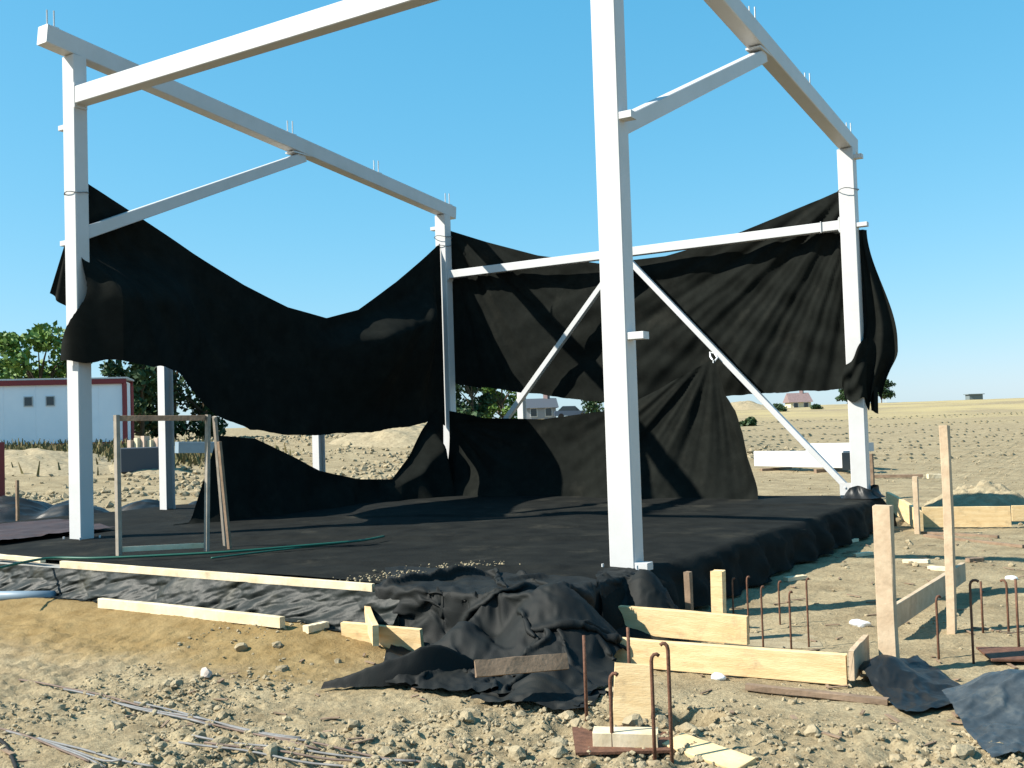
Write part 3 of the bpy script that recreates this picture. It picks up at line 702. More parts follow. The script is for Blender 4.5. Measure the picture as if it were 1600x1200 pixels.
# formwork boards on the right
FB0 = gp(955, 1040); FB1 = gp(1325, 1072)
plank((FB0[0] - .12, FB0[1], -.262), (FB1[0], FB1[1], -.262), .045, .165, 'wood_new', 'formwork_board', 'longest new formwork board lying on edge in front of the right stakes', 'formwork board')
a = gp(965, 1005); b = gp(1165, 1022)
plank((a[0], a[1] + .05, -.20), (b[0], b[1] + .06, -.215), .05, .18, 'wood_new', 'formwork_board', 'shorter new formwork board set on edge behind the longest one', 'formwork board')
plank((FB1[0] + .03, FB1[1] - .02, -.235), (FB1[0] - .0, FB1[1] + .42, -.23), .03, .16, 'wood_pink', 'formwork_board', 'short board closing the end of the longest formwork board', 'formwork board')
a = gp(1395, 1003); b = gp(1482, 935)
plank((a[0], a[1], -.20), (b[0] + .04, b[1] + .45, -.19), .035, .15, 'wood_pink', 'formwork_board', 'pinkish board nailed between the two tall posts on the right', 'formwork board')
a = gp(1400, 1085)
plank((8.0, -1.62, hz(8.0, -1.62) + .02), (8.72, -1.56, hz(8.72, -1.56) + .02), .05, .03, 'wood_old', label='old batten half buried in soil below the longest formwork board')
def stake(px, py, top, w, h, mt, label, cat='post', name='timber_post', lean=(0, 0), zb=None):
    q = gp(px, py); d = np.linalg.norm((q - CAM)[:2]); H = (py - top) / FPX * d * .97
    pl = plank((q[0], q[1], q[2] - .1), (q[0] + lean[0], q[1] + lean[1], q[2] + H), w, h, mt, name, label, cat, up=(0, 1, 0)); return q, H
stake(1391, 1050, 800, .10, .075, 'wood_pink', 'thick squared timber post standing behind the end of the longest formwork board')
stake(1487, 990, 684, .055, .075, 'wood_pink', 'tall slim timber post at the right with a board nailed to its foot', lean=(.015, .0))
stake(1078, 985, 888, .045, .05, 'wood_old', 'short brown stake beside the black tarpaulin hump', 'stake', 'wooden_stake')
stake(1126, 1000, 890, .085, .06, 'wood_new', 'broad yellow stake behind the shorter formwork board', 'stake', 'wooden_stake')
# far formwork beyond the slab's right corner
a = gp(1442, 825); b = gp(1580, 824)
plank((a[0], a[1], a[2] + .14), (b[0], b[1], a[2] + .14), .05, .26, 'wood_new', 'formwork_board', 'new formwork board on edge beyond the tall slim post', 'formwork board')
a = gp(1388, 800); b = gp(1440, 832)
plank((a[0], a[1], a[2] + .17), (b[0], b[1], b[2] + .12), .05, .26, 'wood_new', 'formwork_board', 'short angled formwork board near the foot of the far right column', 'formwork board')
stake(1434, 836, 750, .06, .06, 'wood_pink', 'short stake where two far formwork boards meet', 'stake', 'wooden_stake')
a = gp(1582, 822); 
plank((a[0], a[1], a[2] + .18), (a[0] + .8, a[1] + .3, a[2] + .18), .05, .2, 'wood_new', 'formwork_board', 'formwork board running out of the picture at the right edge', 'formwork board')
a = gp(1365, 748); b = gp(1442, 748)
plank((a[0], a[1], a[2] + .05), (b[0], b[1], b[2] + .05), .10, .07, 'wood_old', label='dark plank lying on the field right behind the far right column')
a = gp(1450, 752); b = gp(1472, 752)
plank((a[0], a[1], a[2] + .10), (b[0], b[1], b[2] + .10), .12, .10, 'wood_pale', label='short pale timber offcut on the field left of the tall slim post')
q = gp(1361, 780); plank((q[0], q[1], q[2]), (q[0], q[1], q[2] + .78), .12, .08, 'wood_old', 'timber_post', 'dark short post right behind the far right column', 'post', up=(0, 1, 0))
for (px, py, px2, py2, lab) in ((1445, 840, 1600, 858, 'thin dark batten lying on the sand at the right, front one'), (1440, 835, 1560, 842, 'thin dark batten lying on the sand at the right, rear one')):
    a = gp(px, py); b = gp(px2, py2); plank(a + [0, 0, .02], b + [0, 0, .02], .05, .03, 'wood_old', label=lab)
for i, (px, py, px2, py2, lab) in enumerate(((1412, 882, 1452, 884, 'small pale offcut on the sand right of the thick post, left one'), (1452, 893, 1482, 895, 'small pale offcut on the sand touching the tall slim post'), (1312, 852, 1338, 848, 'small pale offcut on the shaded soil right of the slab, rear one'), (1335, 868, 1362, 866, 'small pale offcut on the shaded soil beside the thick post'), (1228, 908, 1258, 905, 'white offcut lying beside the starter bars'), (1512, 882, 1535, 881, 'dark chip of wood on the sand right of the tall slim post'))):
    a = gp(px, py); b = gp(px2, py2); plank(a + [0, 0, .02], b + [0, 0, .025], .07, .035, 'wood_old' if 'dark' in lab else 'wood_pale', label=lab, cat='offcut', name='timber_offcut')

# timber trestle on the slab
tr = empty('timber_trestle', onz(250, 862, .07)); tz = .065
A = onz(186, 868, tz); B = onz(323, 861, tz); C = onz(352, 852, tz); d = np.linalg.norm((A - CAM)[:2])
def tpart(p0, p1, w, h, name='leg', mt='wood_pale'):
    m = MB(); m.bar(p0, p1, w, h, up=(0, 1, 0) if abs(p1[2] - p0[2]) > .5 else (0, 0, 1)); return m.build(name, mt, tr)
At = A + [0, 0, 1.26]; Bt = B + [.03, .02, 1.24]
tpart(A, At, .045, .04, mt='wood_grey'); tpart(B, Bt, .04, .035, mt='wood_grey'); tpart(C, Bt + [.02, .06, -.02], .035, .03, mt='wood_grey'); tpart(B + [.08, .2, 0], Bt + [.03, .10, -.25], .035, .03, mt='wood_old')
tpart(At + [-.03, -.01, -.03], Bt + [.0, -.03, -.03], .03, .05, 'top_rail', 'wood_old'); tpart(A + [0, .03, .05], B + [0, .03, .05], .03, .045, 'bottom_rail')
under(tr); tag(tr, 'thin timber trestle standing on the slab under the left curtain', 'trestle')
q = gp(28, 828); plank((q[0], q[1], q[2] - .1), (q[0], q[1], q[2] + .80), .05, .04, 'wood_old', 'wooden_stake', 'thin stake at the left edge among black sheeting', 'stake', up=(0, 1, 0))

# ================================================================== STEEL BARS
def rod(pts, r, mt, name, parent=None, n=6):
    m = MB(); m.tube(pts, r, n); return m.build(name, mt, parent, True)
def hook(p, H, dr=(1, 0), L=.05):
    x, y, z = p; d = np.array([dr[0], dr[1]]); k = []
    for t in np.linspace(0, math.pi * .75, 5): k.append((x + d[0] * L * (1 - math.cos(t)) * .5, y + d[1] * L * (1 - math.cos(t)) * .5, z + H - .03 + .03 * math.sin(t)))
    return [(x, y, z), (x, y, z + H * .5), (x, y, z + H - .05)] + k
# anchor cage in the foreground
q = gp(968, 1165); cg = empty('anchor_cage', q)
m = MB(); m.box((q[0] + .0, q[1] + .02, q[2] + .035), (.44, .40, .012), rz=.55); pl = m.build('template_plate', 'rust', cg)
def px_rod(px, pb, ptop, zbase, **k):
    b = onz(px, pb, zbase); d = np.linalg.norm((b - CAM)[:2]); return b, (pb - ptop) / FPX * d * .96
zb = q[2] + .03
for px, pb, pt, hk in ((917, 1130, 990, None), (957, 1170, 1050, (.8, .3)), (1023, 1180, 1020, (.7, .4)), (1050, 1188, 1003, (-.7, -.3)), (986, 1120, 978, None)):
    b, H = px_rod(px, pb, pt, zb); rod(hook(b - [0, 0, .1], H + .1, hk) if hk else [b - [0, 0, .1], b + [0, 0, H * .5], b + [0, 0, H]], .009, 'rust', 'anchor_rod', cg)
under(cg); tag(cg, 'rusty anchor rod cage with plate in the foreground soil', 'anchor cage', 'anchor cages')
q = onz(977, 1176, -.36); plank(onz(928, 1158, -.33), onz(1028, 1160, -.33), .10, .11, 'wood_pale', 'timber_block', 'pale wood block lying on the anchor cage plate', 'block')
a = onz(985, 1140, -.36); plank((a[0], a[1], -.42), (a[0] - .02, a[1] + .10, -.07), .185, .03, 'wood_new', label='yellow board end leaning upright behind the anchor cage', up=(.45, -.89, 0))
a = onz(1052, 1160, -.34); b = onz(1165, 1200, -.36); plank(a, b, .14, .04, 'wood_new', label='yellow plank lying on soil right of the anchor cage at the bottom edge', roll=.15)
# starter bars of the footing behind the formwork
sb = empty('starter_bars', gp(1205, 990))
for px, pb, pt in ((1146, 960, 903), (1170, 985, 898), (1193, 1020, 915), (1219, 975, 908), (1237, 1026, 925), (1264, 1010, 903)):
    g = gp(px, pb); d = np.linalg.norm((g - CAM)[:2]); H = (pb - pt) / FPX * d * .97
    rod(hook(g - [0, 0, .1], H + .1, (.6, .5), .03), .007, 'rust', 'bar', sb)
g = gp(1205, 1000); m = MB(); m.box((g[0], g[1], g[2] - .005), (.62, .46, .03), rz=.4); m.build('footing', 'clod', sb)
under(sb); tag(sb, 'rusty starter bars standing out of the sand beside the yellow stake', 'starter bars')
# second cage far right
q = gp(1565, 1030); c2 = empty('anchor_cage', q)
m = MB(); m.box((q[0] + .08, q[1], q[2] + .03), (.36, .34, .012), rz=.4); m.build('template_plate', 'rust', c2)
for px, pb, pt, hk in ((1521, 1030, 913, (.8, .1)), (1536, 985, 913, None), (1576, 985, 912, (-.6, .1)), (1592, 1012, 912, None)):
    b, H = px_rod(px, pb, pt, q[2] + .02); rod(hook(b - [0, 0, .1], H + .1, hk, .07) if hk else [b - [0, 0, .1], b + [0, 0, H * .5], b + [0, 0, H]], .008, 'rust', 'anchor_rod', c2)
under(c2); tag(c2, 'rusty anchor rod cage at the right edge behind the grey sheet', 'anchor cage', 'anchor cages')
g = gp(1467, 1030); d = np.linalg.norm((g - CAM)[:2]); o = rod(hook(g - [0, 0, .1], 90 / FPX * d + .1, (.5, .5)), .008, 'rust', 'steel_bar'); tag(o, 'single rusty bar standing beside the foot of the tall slim post', 'steel bar')
# steel rods strewn in the lower left
rods = [((30, 1062), (250, 1112)), ((210, 1100), (480, 1172)), ((180, 1098), (470, 1165)), ((240, 1112), (500, 1180)), ((10, 1146), (165, 1200)), ((30, 1152), (190, 1204)), ((0, 1140), (140, 1196)), ((60, 1160), (240, 1206)), ((300, 1160), (650, 1200)), ((320, 1172), (620, 1202)), ((280, 1168), (560, 1206)), ((100, 1078), (330, 1140)), ((420, 1160), (690, 1204))]
for i, (p0, p1) in enumerate(rods):
    a = gp(*p0); b = gp(*p1); P = []
    for t in np.linspace(0, 1, 14):
        x, y = a[0] + (b[0] - a[0]) * t, a[1] + (b[1] - a[1]) * t; P.append((x, y, max(hz(x, y), hz(x + .04, y), hz(x, y + .04)) + .006))
    P = np.array(P)
    for _ in range(6): P[1:-1, 2] = np.maximum(.25 * P[:-2, 2] + .5 * P[1:-1, 2] + .25 * P[2:, 2], P[1:-1, 2] - .004)
    o = rod(P, .006, 'rod_grey' if i % 3 else 'rod_rust', 'steel_rod'); tag(o, 'thin steel rod in the bundle ' + ('nearest the bottom left corner' if 4 <= i <= 7 else 'at the bottom edge left of the anchor cage' if i in (8, 9, 10, 12) else 'slanting across the lower left soil'), 'steel rod', 'steel rods strewn in the lower left foreground')
P = smooth_path([gp(-10, 1155, .012), gp(8, 1168, .012), gp(18, 1185, .012), gp(26, 1210, .012)], 20); o = rod(P, .010, 'tyre', 'black_cable'); tag(o, 'short black cable in the bottom left corner', 'cable')
# grey pipe by the slab at the left
a = onz(-40, 932, -.2); b = onz(84, 931, -.2); o = rod([a, (a + b) / 2, b], .045, 'panel_blue', 'grey_pipe', n=14); tag(o, 'short grey pipe lying against the plastic skirt at the left edge', 'pipe')
# foam offcut and bag
a = onz(450, 968, -.22); m = MB(); m.add([(a[0] - .12, a[1] - .05, -.27), (a[0] + .10, a[1] - .03, -.28), (a[0] + .17, a[1] + .07, -.17), (a[0] - .02, a[1] + .09, -.15), (a[0] - .12, a[1] - .03, -.24), (a[0] + .10, a[1] - .01, -.25), (a[0] + .17, a[1] + .09, -.14), (a[0] - .02, a[1] + .11, -.12)], [(3, 2, 1, 0), (4, 5, 6, 7), (0, 1, 5, 4), (1, 2, 6, 5), (2, 3, 7, 6), (3, 0, 4, 7)])
o = m.build('foam_offcut', 'white_plastic'); tag(o, 'white foam offcut leaning at the end of the lower batten', 'offcut')
for (px, py, s, nm, lab) in ((1345, 978, .05, 'plastic_bag', 'crumpled pale plastic bag on the sand left of the thick post'), (1122, 1062, .035, 'plastic_bag', 'crumpled white plastic scrap against the longest formwork board'), (1580, 905, .035, 'plastic_bag', 'small white plastic scrap on the sand near the right edge')):
    g = gp(px, py); bm = bmesh.new(); bmesh.ops.create_icosphere(bm, subdivisions=3, radius=s)
    for v_ in bm.verts:
        k = .55 + .9 * float(fbm(np.array([v_.co.x * 22 + px]), np.array([v_.co.y * 22 + v_.co.z * 17]), 2)[0]); v_.co = Vector((v_.co.x * k * 1.3, v_.co.y * k, v_.co.z * k * .7)) + Vector(g) + Vector((0, 0, s * .3))
    me = bpy.data.meshes.new(nm); bm.to_mesh(me); bm.free(); me.materials.append(M['white_plastic']); o = bpy.data.objects.new(nm, me); COL.objects.link(o); tag(o, lab, 'plastic bag')

# ================================================================== SOIL CLODS AND STONES
def ico(sub=1):
    bm = bmesh.new(); bmesh.ops.create_icosphere(bm, subdivisions=sub, radius=1); V = np.array([v.co[:] for v in bm.verts]); F = np.array([[l.index for l in f.verts] for f in bm.faces]); bm.free(); return V, F
IV, IF = ico(1); IV2, IF2 = ico(2)
def clods(name, P, S, seed, mt='clod', big=False):
    r = np.random.default_rng(seed); V0, F0 = (IV2, IF2) if big else (IV, IF); k = len(P); nv = len(V0)
    J = 1 + (.22 if big else .34) * (r.random((k, nv)) - .5) * 2
    V = V0[None] * J[..., None] * (S[:, None] * np.array([[1, .85, .65]]) * (1 + .3 * (r.random((k, 3)) - .5)))[:, None, :]
    for _ in range(6):
        nn = r.normal(0, 1, (k, 3)); nn /= np.linalg.norm(nn, axis=1)[:, None]; of = S * (.42 + .35 * r.random(k))
        ex = np.clip((V * nn[:, None, :]).sum(-1) - of[:, None], 0, None); V = V - ex[..., None] * nn[:, None, :]
    a = r.random(k) * 6.28; c, s = np.cos(a)[:, None], np.sin(a)[:, None]
    V = np.stack([V[..., 0] * c - V[..., 1] * s, V[..., 0] * s + V[..., 1] * c, V[..., 2]], -1) + P[:, None, :]
    F = (F0[None] + (np.arange(k) * nv)[:, None, None]).reshape(-1, 3)
    return quad_obj(name, V.reshape(-1, 3), F, mt, smooth=False)
def scatter(n, x0, x1, y0, y1, dens, smin, smax, pw, seed):
    r = np.random.default_rng(seed); X = r.uniform(x0, x1, n); Y = r.uniform(y0, y1, n); keep = r.random(n) < dens(X, Y); X, Y = X[keep], Y[keep]
    S = smin + (smax - smin) * r.random(len(X)) ** pw; Z = hgt(X, Y) + S * .2
    return np.stack([X, Y, Z], -1), S
def dens_front(X, Y):
    slab_ = (X > SLAB[0] - .1) & (X < SLAB[1] + .15) & (Y > SLAB[2] - .15)
    f = sstep(-1.75, -2.4, Y + .35 * (fbm(X * 1.1, Y * 1.1, 2) - .5)); c = np.clip(fbm(X * 1.3 + 40, Y * 1.3, 3) * 2.6 - .75, 0.04, 1)
    return np.where(slab_, 0, (.08 + f) * c)
P, S = scatter(90000, 4.2, 10.2, -4.9, .8, dens_front, .004, .022, 3.5, 31); o = clods('soil_clods', P, S, 32); tag(o, 'loose crumbs of dry soil over the foreground', 'soil', kind='stuff')
P, S = scatter(900, 4.6, 10.0, -4.4, -1.7, dens_front, .020, .058, 3.0, 41); o = clods('soil_lumps', P, S, 42, big=True); tag(o, 'bigger lumps of dry soil over the foreground', 'soil', kind='stuff')
P, S = scatter(9000, -14, 12, .5, 34, lambda X, Y: np.where((X > SLAB[0] - .2) & (X < 7.0) & (Y < 7.3), 0, .25 + .75 * (fbm(X * .5, Y * .5, 3) > .52)), .010, .045, 3.5, 51); o = clods('yard_crumbs', P, S, 52); tag(o, 'scattered crumbs of soil over the building yard', 'soil', kind='stuff')
P, S = scatter(26000, -34, -2, 3, 36, lambda X, Y: np.where((X > SLAB[0] - .2) & (Y < 7.3), 0, .15 + .85 * (fbm(X * .35 + 8, Y * .35, 3) > .50)), .02, .16, 3.2, 55); o = clods('yard_rubble', P, S, 56); tag(o, 'rubble and crumbs of soil over the yard behind the left curtain', 'rubble', kind='stuff')
for (px, py, s, lab) in ((322, 1060, .05, 'pinkish stone in the soil below the lower batten'), (1010, 925, .05, 'pale stone at the foot of the near right column')):
    g = gp(px, py); o = clods('stone', np.array([g + [0, 0, .02]]), np.array([s]), px, 'stone', True); tag(o, lab, 'stone')
# gravel spilt on the sheet near the tarpaulin
r = np.random.default_rng(61); k = 230; t = r.random(k); c0 = onz(560, 905, .06); c1 = onz(760, 880, .06); P = c0[None] + (c1 - c0)[None] * t[:, None] + np.stack([r.normal(0, .12, k), r.normal(0, .10, k), np.zeros(k)], -1); P[:, 2] = .062
o = clods('spilt_gravel', P, .005 + .011 * r.random(k) ** 2, 62, 'clod'); tag(o, 'pale gravel spilt on the black membrane behind the tarpaulin heap', 'gravel', kind='stuff')
# wood chips and scraps trodden into the yard
r = np.random.default_rng(91); k = 260; X = r.uniform(4.8, 10.2, k); Y = r.uniform(-4.2, 6, k); ok = ~((X < 6.9) & (Y > -1.6)); X, Y = X[ok], Y[ok]; k = len(X); mbw = MB()
for x, y in zip(X, Y):
    a = r.random() * 6.28; L = r.uniform(.015, .07); z = hz(x, y) + .008; mbw.bar((x - math.cos(a) * L, y - math.sin(a) * L, z), (x + math.cos(a) * L, y + math.sin(a) * L, z + .006), r.uniform(.008, .025), .006)
o = mbw.build('wood_chips', 'wood_old'); tag(o, 'wood chips trodden into the soil of the yard', 'wood chips', kind='stuff')
# heaps of spoil
def heap(c, rx, ry, h, seed, label, mt='clod', name='soil_heap'):
    n = 60; a = np.linspace(-1, 1, n); A, B = np.meshgrid(a, a, indexing='ij'); X = c[0] + A * rx; Y = c[1] + B * ry; rr = np.hypot(A, B) + .35 * (fbm(A * 2 + seed, B * 2, 3) - .5)
    Z = hbase(X, Y) - .06 + h * np.clip(1 - rr ** 1.6, -.1, 1) * (.65 + .7 * fbm(A * 4 + seed, B * 4, 4)); o = grid_obj(name, np.stack([X, Y, Z], -1), mt, smooth=False); tag(o, label, 'soil heap')
heap(gp(1540, 792), .9, .8, .42, 3, 'low soil heap behind the far formwork board at the right')
heap(gp(625, 690), 3.2, 2.6, .75, 8, 'pale soil heap seen through the gap left of the far left column')
heap(gp(60, 728), 4.2, 2.6, .55, 12, 'scruffy soil bank in front of the site cabin')
heap(gp(215, 735), 2.2, 1.2, .35, 14, 'small pale soil heap left of the post behind the trestle')
heap(gp(1155, 640), 7.0, 5.0, 1.5, 17, 'yellowish soil mound at the field edge behind the right curtain')
# tracked-machine prints across the field: raised lug ridges in rows
r = np.random.default_rng(71); Vt = []; 
rows = []
yd = np.array([math.sin(-.42), math.cos(-.42)]); xr = np.array([math.cos(-.42), -math.sin(-.42)])
def print_row(dist, ang, l0, l1):
    c = CAM[:2] + yd * dist; t = np.array([math.cos(ang) * xr[0] + math.sin(ang) * yd[0], math.cos(ang) * xr[1] + math.sin(ang) * yd[1]]); s = l0
    while s < l1:
        q = c + t * s; s += r.uniform(.26, .36) * (1 + dist / 160)
        if r.random() < .82: rows.append((q[0], q[1], t[0], t[1], 1 + dist / 90))
for dist, ang in ((34, .02), (34.7, .02), (36.4, .02), (42, .04), (43, .04), (45.5, .04), (48.5, .02), (53, .0), (56, .0), (62, .03), (65, .03), (78, .0), (82, .0), (100, .02), (105, .02)):
    print_row(dist, ang, 2 + dist * .0, dist * .9)
rows = np.array(rows); k = len(rows); Z = hgt(rows[:, 0], rows[:, 1])
tx = rows[:, 2:4]; nx_ = np.stack([-tx[:, 1], tx[:, 0]], -1); wv = nx_ * .85 + tx * .45; sc = rows[:, 4]
hl = .15 * sc; hw = .06 * sc; hh = (.03 + .035 * r.random(k)) * sc
def pt(a, b, z): return np.stack([rows[:, 0] + wv[:, 0] * hl * a + tx[:, 0] * hw * b, rows[:, 1] + wv[:, 1] * hl * a + tx[:, 1] * hw * b, Z + z * hh - .03], -1)
V = np.stack([pt(-1, -1, 0), pt(1, -1, 0), pt(1, 1, 0), pt(-1, 1, 0), pt(-.8, 0, 1), pt(.8, 0, 1)], 1)
base = (np.arange(k) * 6)[:, None, None]
Q = np.concatenate([(np.array([[0, 1, 5, 4], [2, 3, 4, 5]])[None] + base).reshape(-1, 4), (np.array([[1, 2, 5, 5], [3, 0, 4, 4]])[None] + base).reshape(-1, 4)])
F = [tuple(q) if q[2] != q[3] else tuple(q[:3]) for q in Q.tolist()]
o = mkobj('track_prints', V.reshape(-1, 3), F, 'soil'); tag(o, 'rows of lug prints pressed into the field by tracked machines', 'track prints', kind='stuff')

# white steel beams stacked in the field
q0 = gp(1186, 735); dep = (q0 - CAM) @ _fw
def fbeam(p0, p1, w, h, lab):
    m = MB(); m.bar(p0, p1, w, h, ch=.04); o = m.build('steel_beam', 'white_paint'); tag(o, lab, 'steel beam', 'white beams lying in the field')
a = gp(1186, 733); b = gp(1330, 740)
aa = np.array([a[0], a[1], 0]); D1 = np.array([b[0] - a[0], b[1] - a[1], 0])
fbeam((a[0], a[1], a[2] + .28), (b[0] - .05, b[1], b[2] + .33), .30, .42, 'thick white beam lying in the field left of the far right column, front one')
fbeam((a[0] + 1.2, a[1] + .8, a[2] + .55), (b[0] + .25, b[1] + .9, b[2] + .60), .22, .22, 'thin white beam lying behind the thick one in the field')
b = gp(1320, 742); m = MB(); m.box((b[0] + .12, b[1] + .3, b[2] + .30), (.5, .4, .42), rz=.3); o = m.build('steel_box', 'glass_dark'); tag(o, 'dark box at the end of the thick white beam', 'box')
for s in (.2, .8):
    c = aa + D1 * s; plank((c[0] - .3, c[1] - .3, hz(c[0], c[1]) + .03), (c[0] + .3, c[1] + .4, hz(c[0], c[1]) + .03), .12, .10, 'wood_old', 'timber_bearer', 'dark bearer under the thick white beam in the field, ' + ('left end' if s < .5 else 'right end'), 'bearer')

# ================================================================== BACKGROUND
def site_cabin():
    c = atd(100, 698, 41.0); z0 = c[2]; r = empty('site_cabin', (c[0], c[1], z0))
    a = atd(-90, 700, 40.2); b = atd(199, 695, 41.8); t = np.array([b[0] - a[0], b[1] - a[1]]); L = np.linalg.norm(t); t /= L; nb = np.array([-t[1], t[0]]); H, DP = 2.62, 2.4
    if nb @ (a[:2] - CAM[:2]) < 0: nb = -nb
    def P(u, w, z): return (a[0] + t[0] * u + nb[0] * w, a[1] + t[1] * u + nb[1] * w, z0 + z)
    ang = math.atan2(t[1], t[0])
    m = MB(); m.bar(P(.1, DP / 2, H / 2), P(L - .1, DP / 2, H / 2), DP - .1, H - .16, ch=.01); m.build('wall', 'cont_wall', r)
    for w in (0, DP):
        for z, hh in ((.07, .14), (H - .10, .20)):
            m = MB(); m.bar(P(0, w, z), P(L, w, z), .12, hh, ch=.05); m.build('rail', 'red_frame', r)
        for u in (.07, L - .07):
            m = MB(); m.bar(P(u, w, .14), P(u, w, H - .2), .16, .125, up=(0, 1, 0)); m.build('corner_post', 'red_frame', r)
    m = MB(); m.bar(P(-.05, DP / 2, H + .03), P(L + .05, DP / 2, H + .03), DP + .15, .06); m.build('roof', 'galv', r)
    for px in (43, 76):
        q = atd(px, 622, 40.9); u = (q[:2] - a[:2]) @ t
        m = MB(); m.bar(P(u - .17, .035, 1.80), P(u + .17, .035, 1.80), .04, .40); w = m.build('window', 'white_paint', r)
        m = MB(); m.bar(P(u - .13, .008, 1.80), P(u + .13, .008, 1.80), .02, .32); m.build('pane', 'glass_dark', w)
    for u in np.arange(1.0, L - .5, 1.15):
        m = MB(); m.bar(P(u, .048, .16), P(u, .048, H - .22), .02, .012, up=(0, 1, 0)); m.build('panel_joint', 'cont_wall', r)
    for u in np.linspace(.4, L - .4, 5):
        m = MB(); m.bar(P(u, .5, -.7), P(u, .5, 0), .4, .4, up=(0, 1, 0)); m.build('support_block', 'concrete', r)
    under(r); tag(r, 'white site cabin with dark red frame and two small windows', 'site cabin')
site_cabin()

def tree(px, py, depth, H, rad, label, leaf='leaf_bright', n=2600, ls=.26, seed=1, trunk=.35, name='leafy_tree', group='trees behind the building site'):
    r = np.random.default_rng(seed); q = atd(px, py, depth); z0 = float(hbase(np.array([q[0]]), np.array([q[1]]))[0]) - .1; rt = empty(name, (q[0], q[1], z0)); base = np.array([q[0], q[1], z0])
    m = MB(); m.tube([base, base + [.1, 0, H * .3], base + [-.05, .1, H * .6], base + [0, 0, H * .85]], .05 * H ** .8 * .6, 8, .02)
    cl = []
    for k in range(15):
        a = r.random() * 6.28; zz = H * (trunk + (.95 - trunk) * r.random()); f = np.sqrt(max(.05, 1 - ((zz / H - (trunk + .3)) / .62) ** 2)); e_ = np.array([math.cos(a) * rad * f * (.35 + .6 * r.random()), math.sin(a) * rad * f * (.35 + .6 * r.random()), zz])
        m.tube([base + [0, 0, zz * .55], base + e_ * [.5, .5, .82], base + e_], .028 * H ** .6, 5, .01); cl.append((base + e_, rad * (.22 + .26 * r.random())))
    cl.append((base + [0, 0, H * .93], rad * .33)); m.build('trunk', 'bark', rt)
    V = []; per = n // len(cl)
    C = []
    for c, s in cl:
        g = r.normal(0, 1, (per, 3)); g /= np.linalg.norm(g, axis=1)[:, None]; g *= (r.random(per) ** .45)[:, None] * s * [1.15, 1.15, .85]; C.append(c + g)
    C = np.concatenate(C); k = len(C); a = r.normal(0, 1, (k, 3)); a /= np.linalg.norm(a, axis=1)[:, None]; b = np.cross(a, r.normal(0, 1, (k, 3))); b /= np.linalg.norm(b, axis=1)[:, None]
    sz = (ls * (.5 + .8 * r.random(k)))[:, None]
    V = np.stack([C - a * sz * .6, C + b * sz * .35, C + a * sz * .6, C - b * sz * .35], 1).reshape(-1, 3)
    quad_obj('crown', V, np.arange(4 * k).reshape(-1, 4), leaf, rt, smooth=False); under(rt); tag(rt, label, 'tree', group)
tree(62, 690, 54, 5.9, 2.2, 'bright green tree rising above the roof of the site cabin', seed=3, n=4200, ls=.30, trunk=.3)
tree(12, 690, 57, 4.7, 1.6, 'low green tree behind the site cabin at the left picture edge', seed=4, n=2600, ls=.3, trunk=.3)
tree(222, 692, 50, 5.4, 1.8, 'dark leafy tree right beside the end of the site cabin', 'leaf_dark', seed=5, n=3800, ls=.28, trunk=.15)
tree(318, 690, 54, 5.2, 2.4, 'dark leafy tree seen below the left curtain, right of the post behind the trestle', 'leaf_dark', seed=16, n=3600, ls=.28, trunk=.08)
tree(272, 690, 53, 6.0, 2.2, 'dark leafy tree behind the post that rises from black sheeting', 'leaf_dark', seed=6, n=4200, ls=.28, trunk=.12)
tree(738, 662, 75, 4.6, 2.0, 'dark green tree between the back curtains next to the far left column', 'leaf_dark', seed=7, n=3200, ls=.3, trunk=.15)
tree(785, 662, 80, 4.4, 2.0, 'green tree between the back curtains left of the diagonal brace', 'leaf_bright', seed=8, n=2600, ls=.3, trunk=.15)
tree(930, 660, 120, 3.0, 2.0, 'small green tree between the back curtains left of the near right column', 'leaf_dark', seed=9, n=1200, ls=.35, trunk=.1)
tree(1378, 640, 230, 5.6, 2.6, 'small hazy tree on the horizon right of the far right column', 'leaf_dark', seed=10, n=1800, ls=.55, trunk=.2)
tree(1325, 640, 235, 4.6, 2.4, 'small hazy tree on the horizon left of the far right column', 'leaf_dark', seed=11, n=1400, ls=.55, trunk=.1)
for i, (px, py, dd, hh, rr, lab) in enumerate(((1170, 642, 90, .6, .8, 'low green bush beside the yellowish soil mound'), (1215, 640, 150, 1.0, 1.5, 'low green bush left of the far farmhouse'), (1275, 639, 160, .6, 1.2, 'low green bush right of the far farmhouse'))):
    tree(px, py, dd, hh, rr, lab, 'leaf_dark', 700, .30, 30 + i, .05, 'green_bush', 'bushes at the field edge')

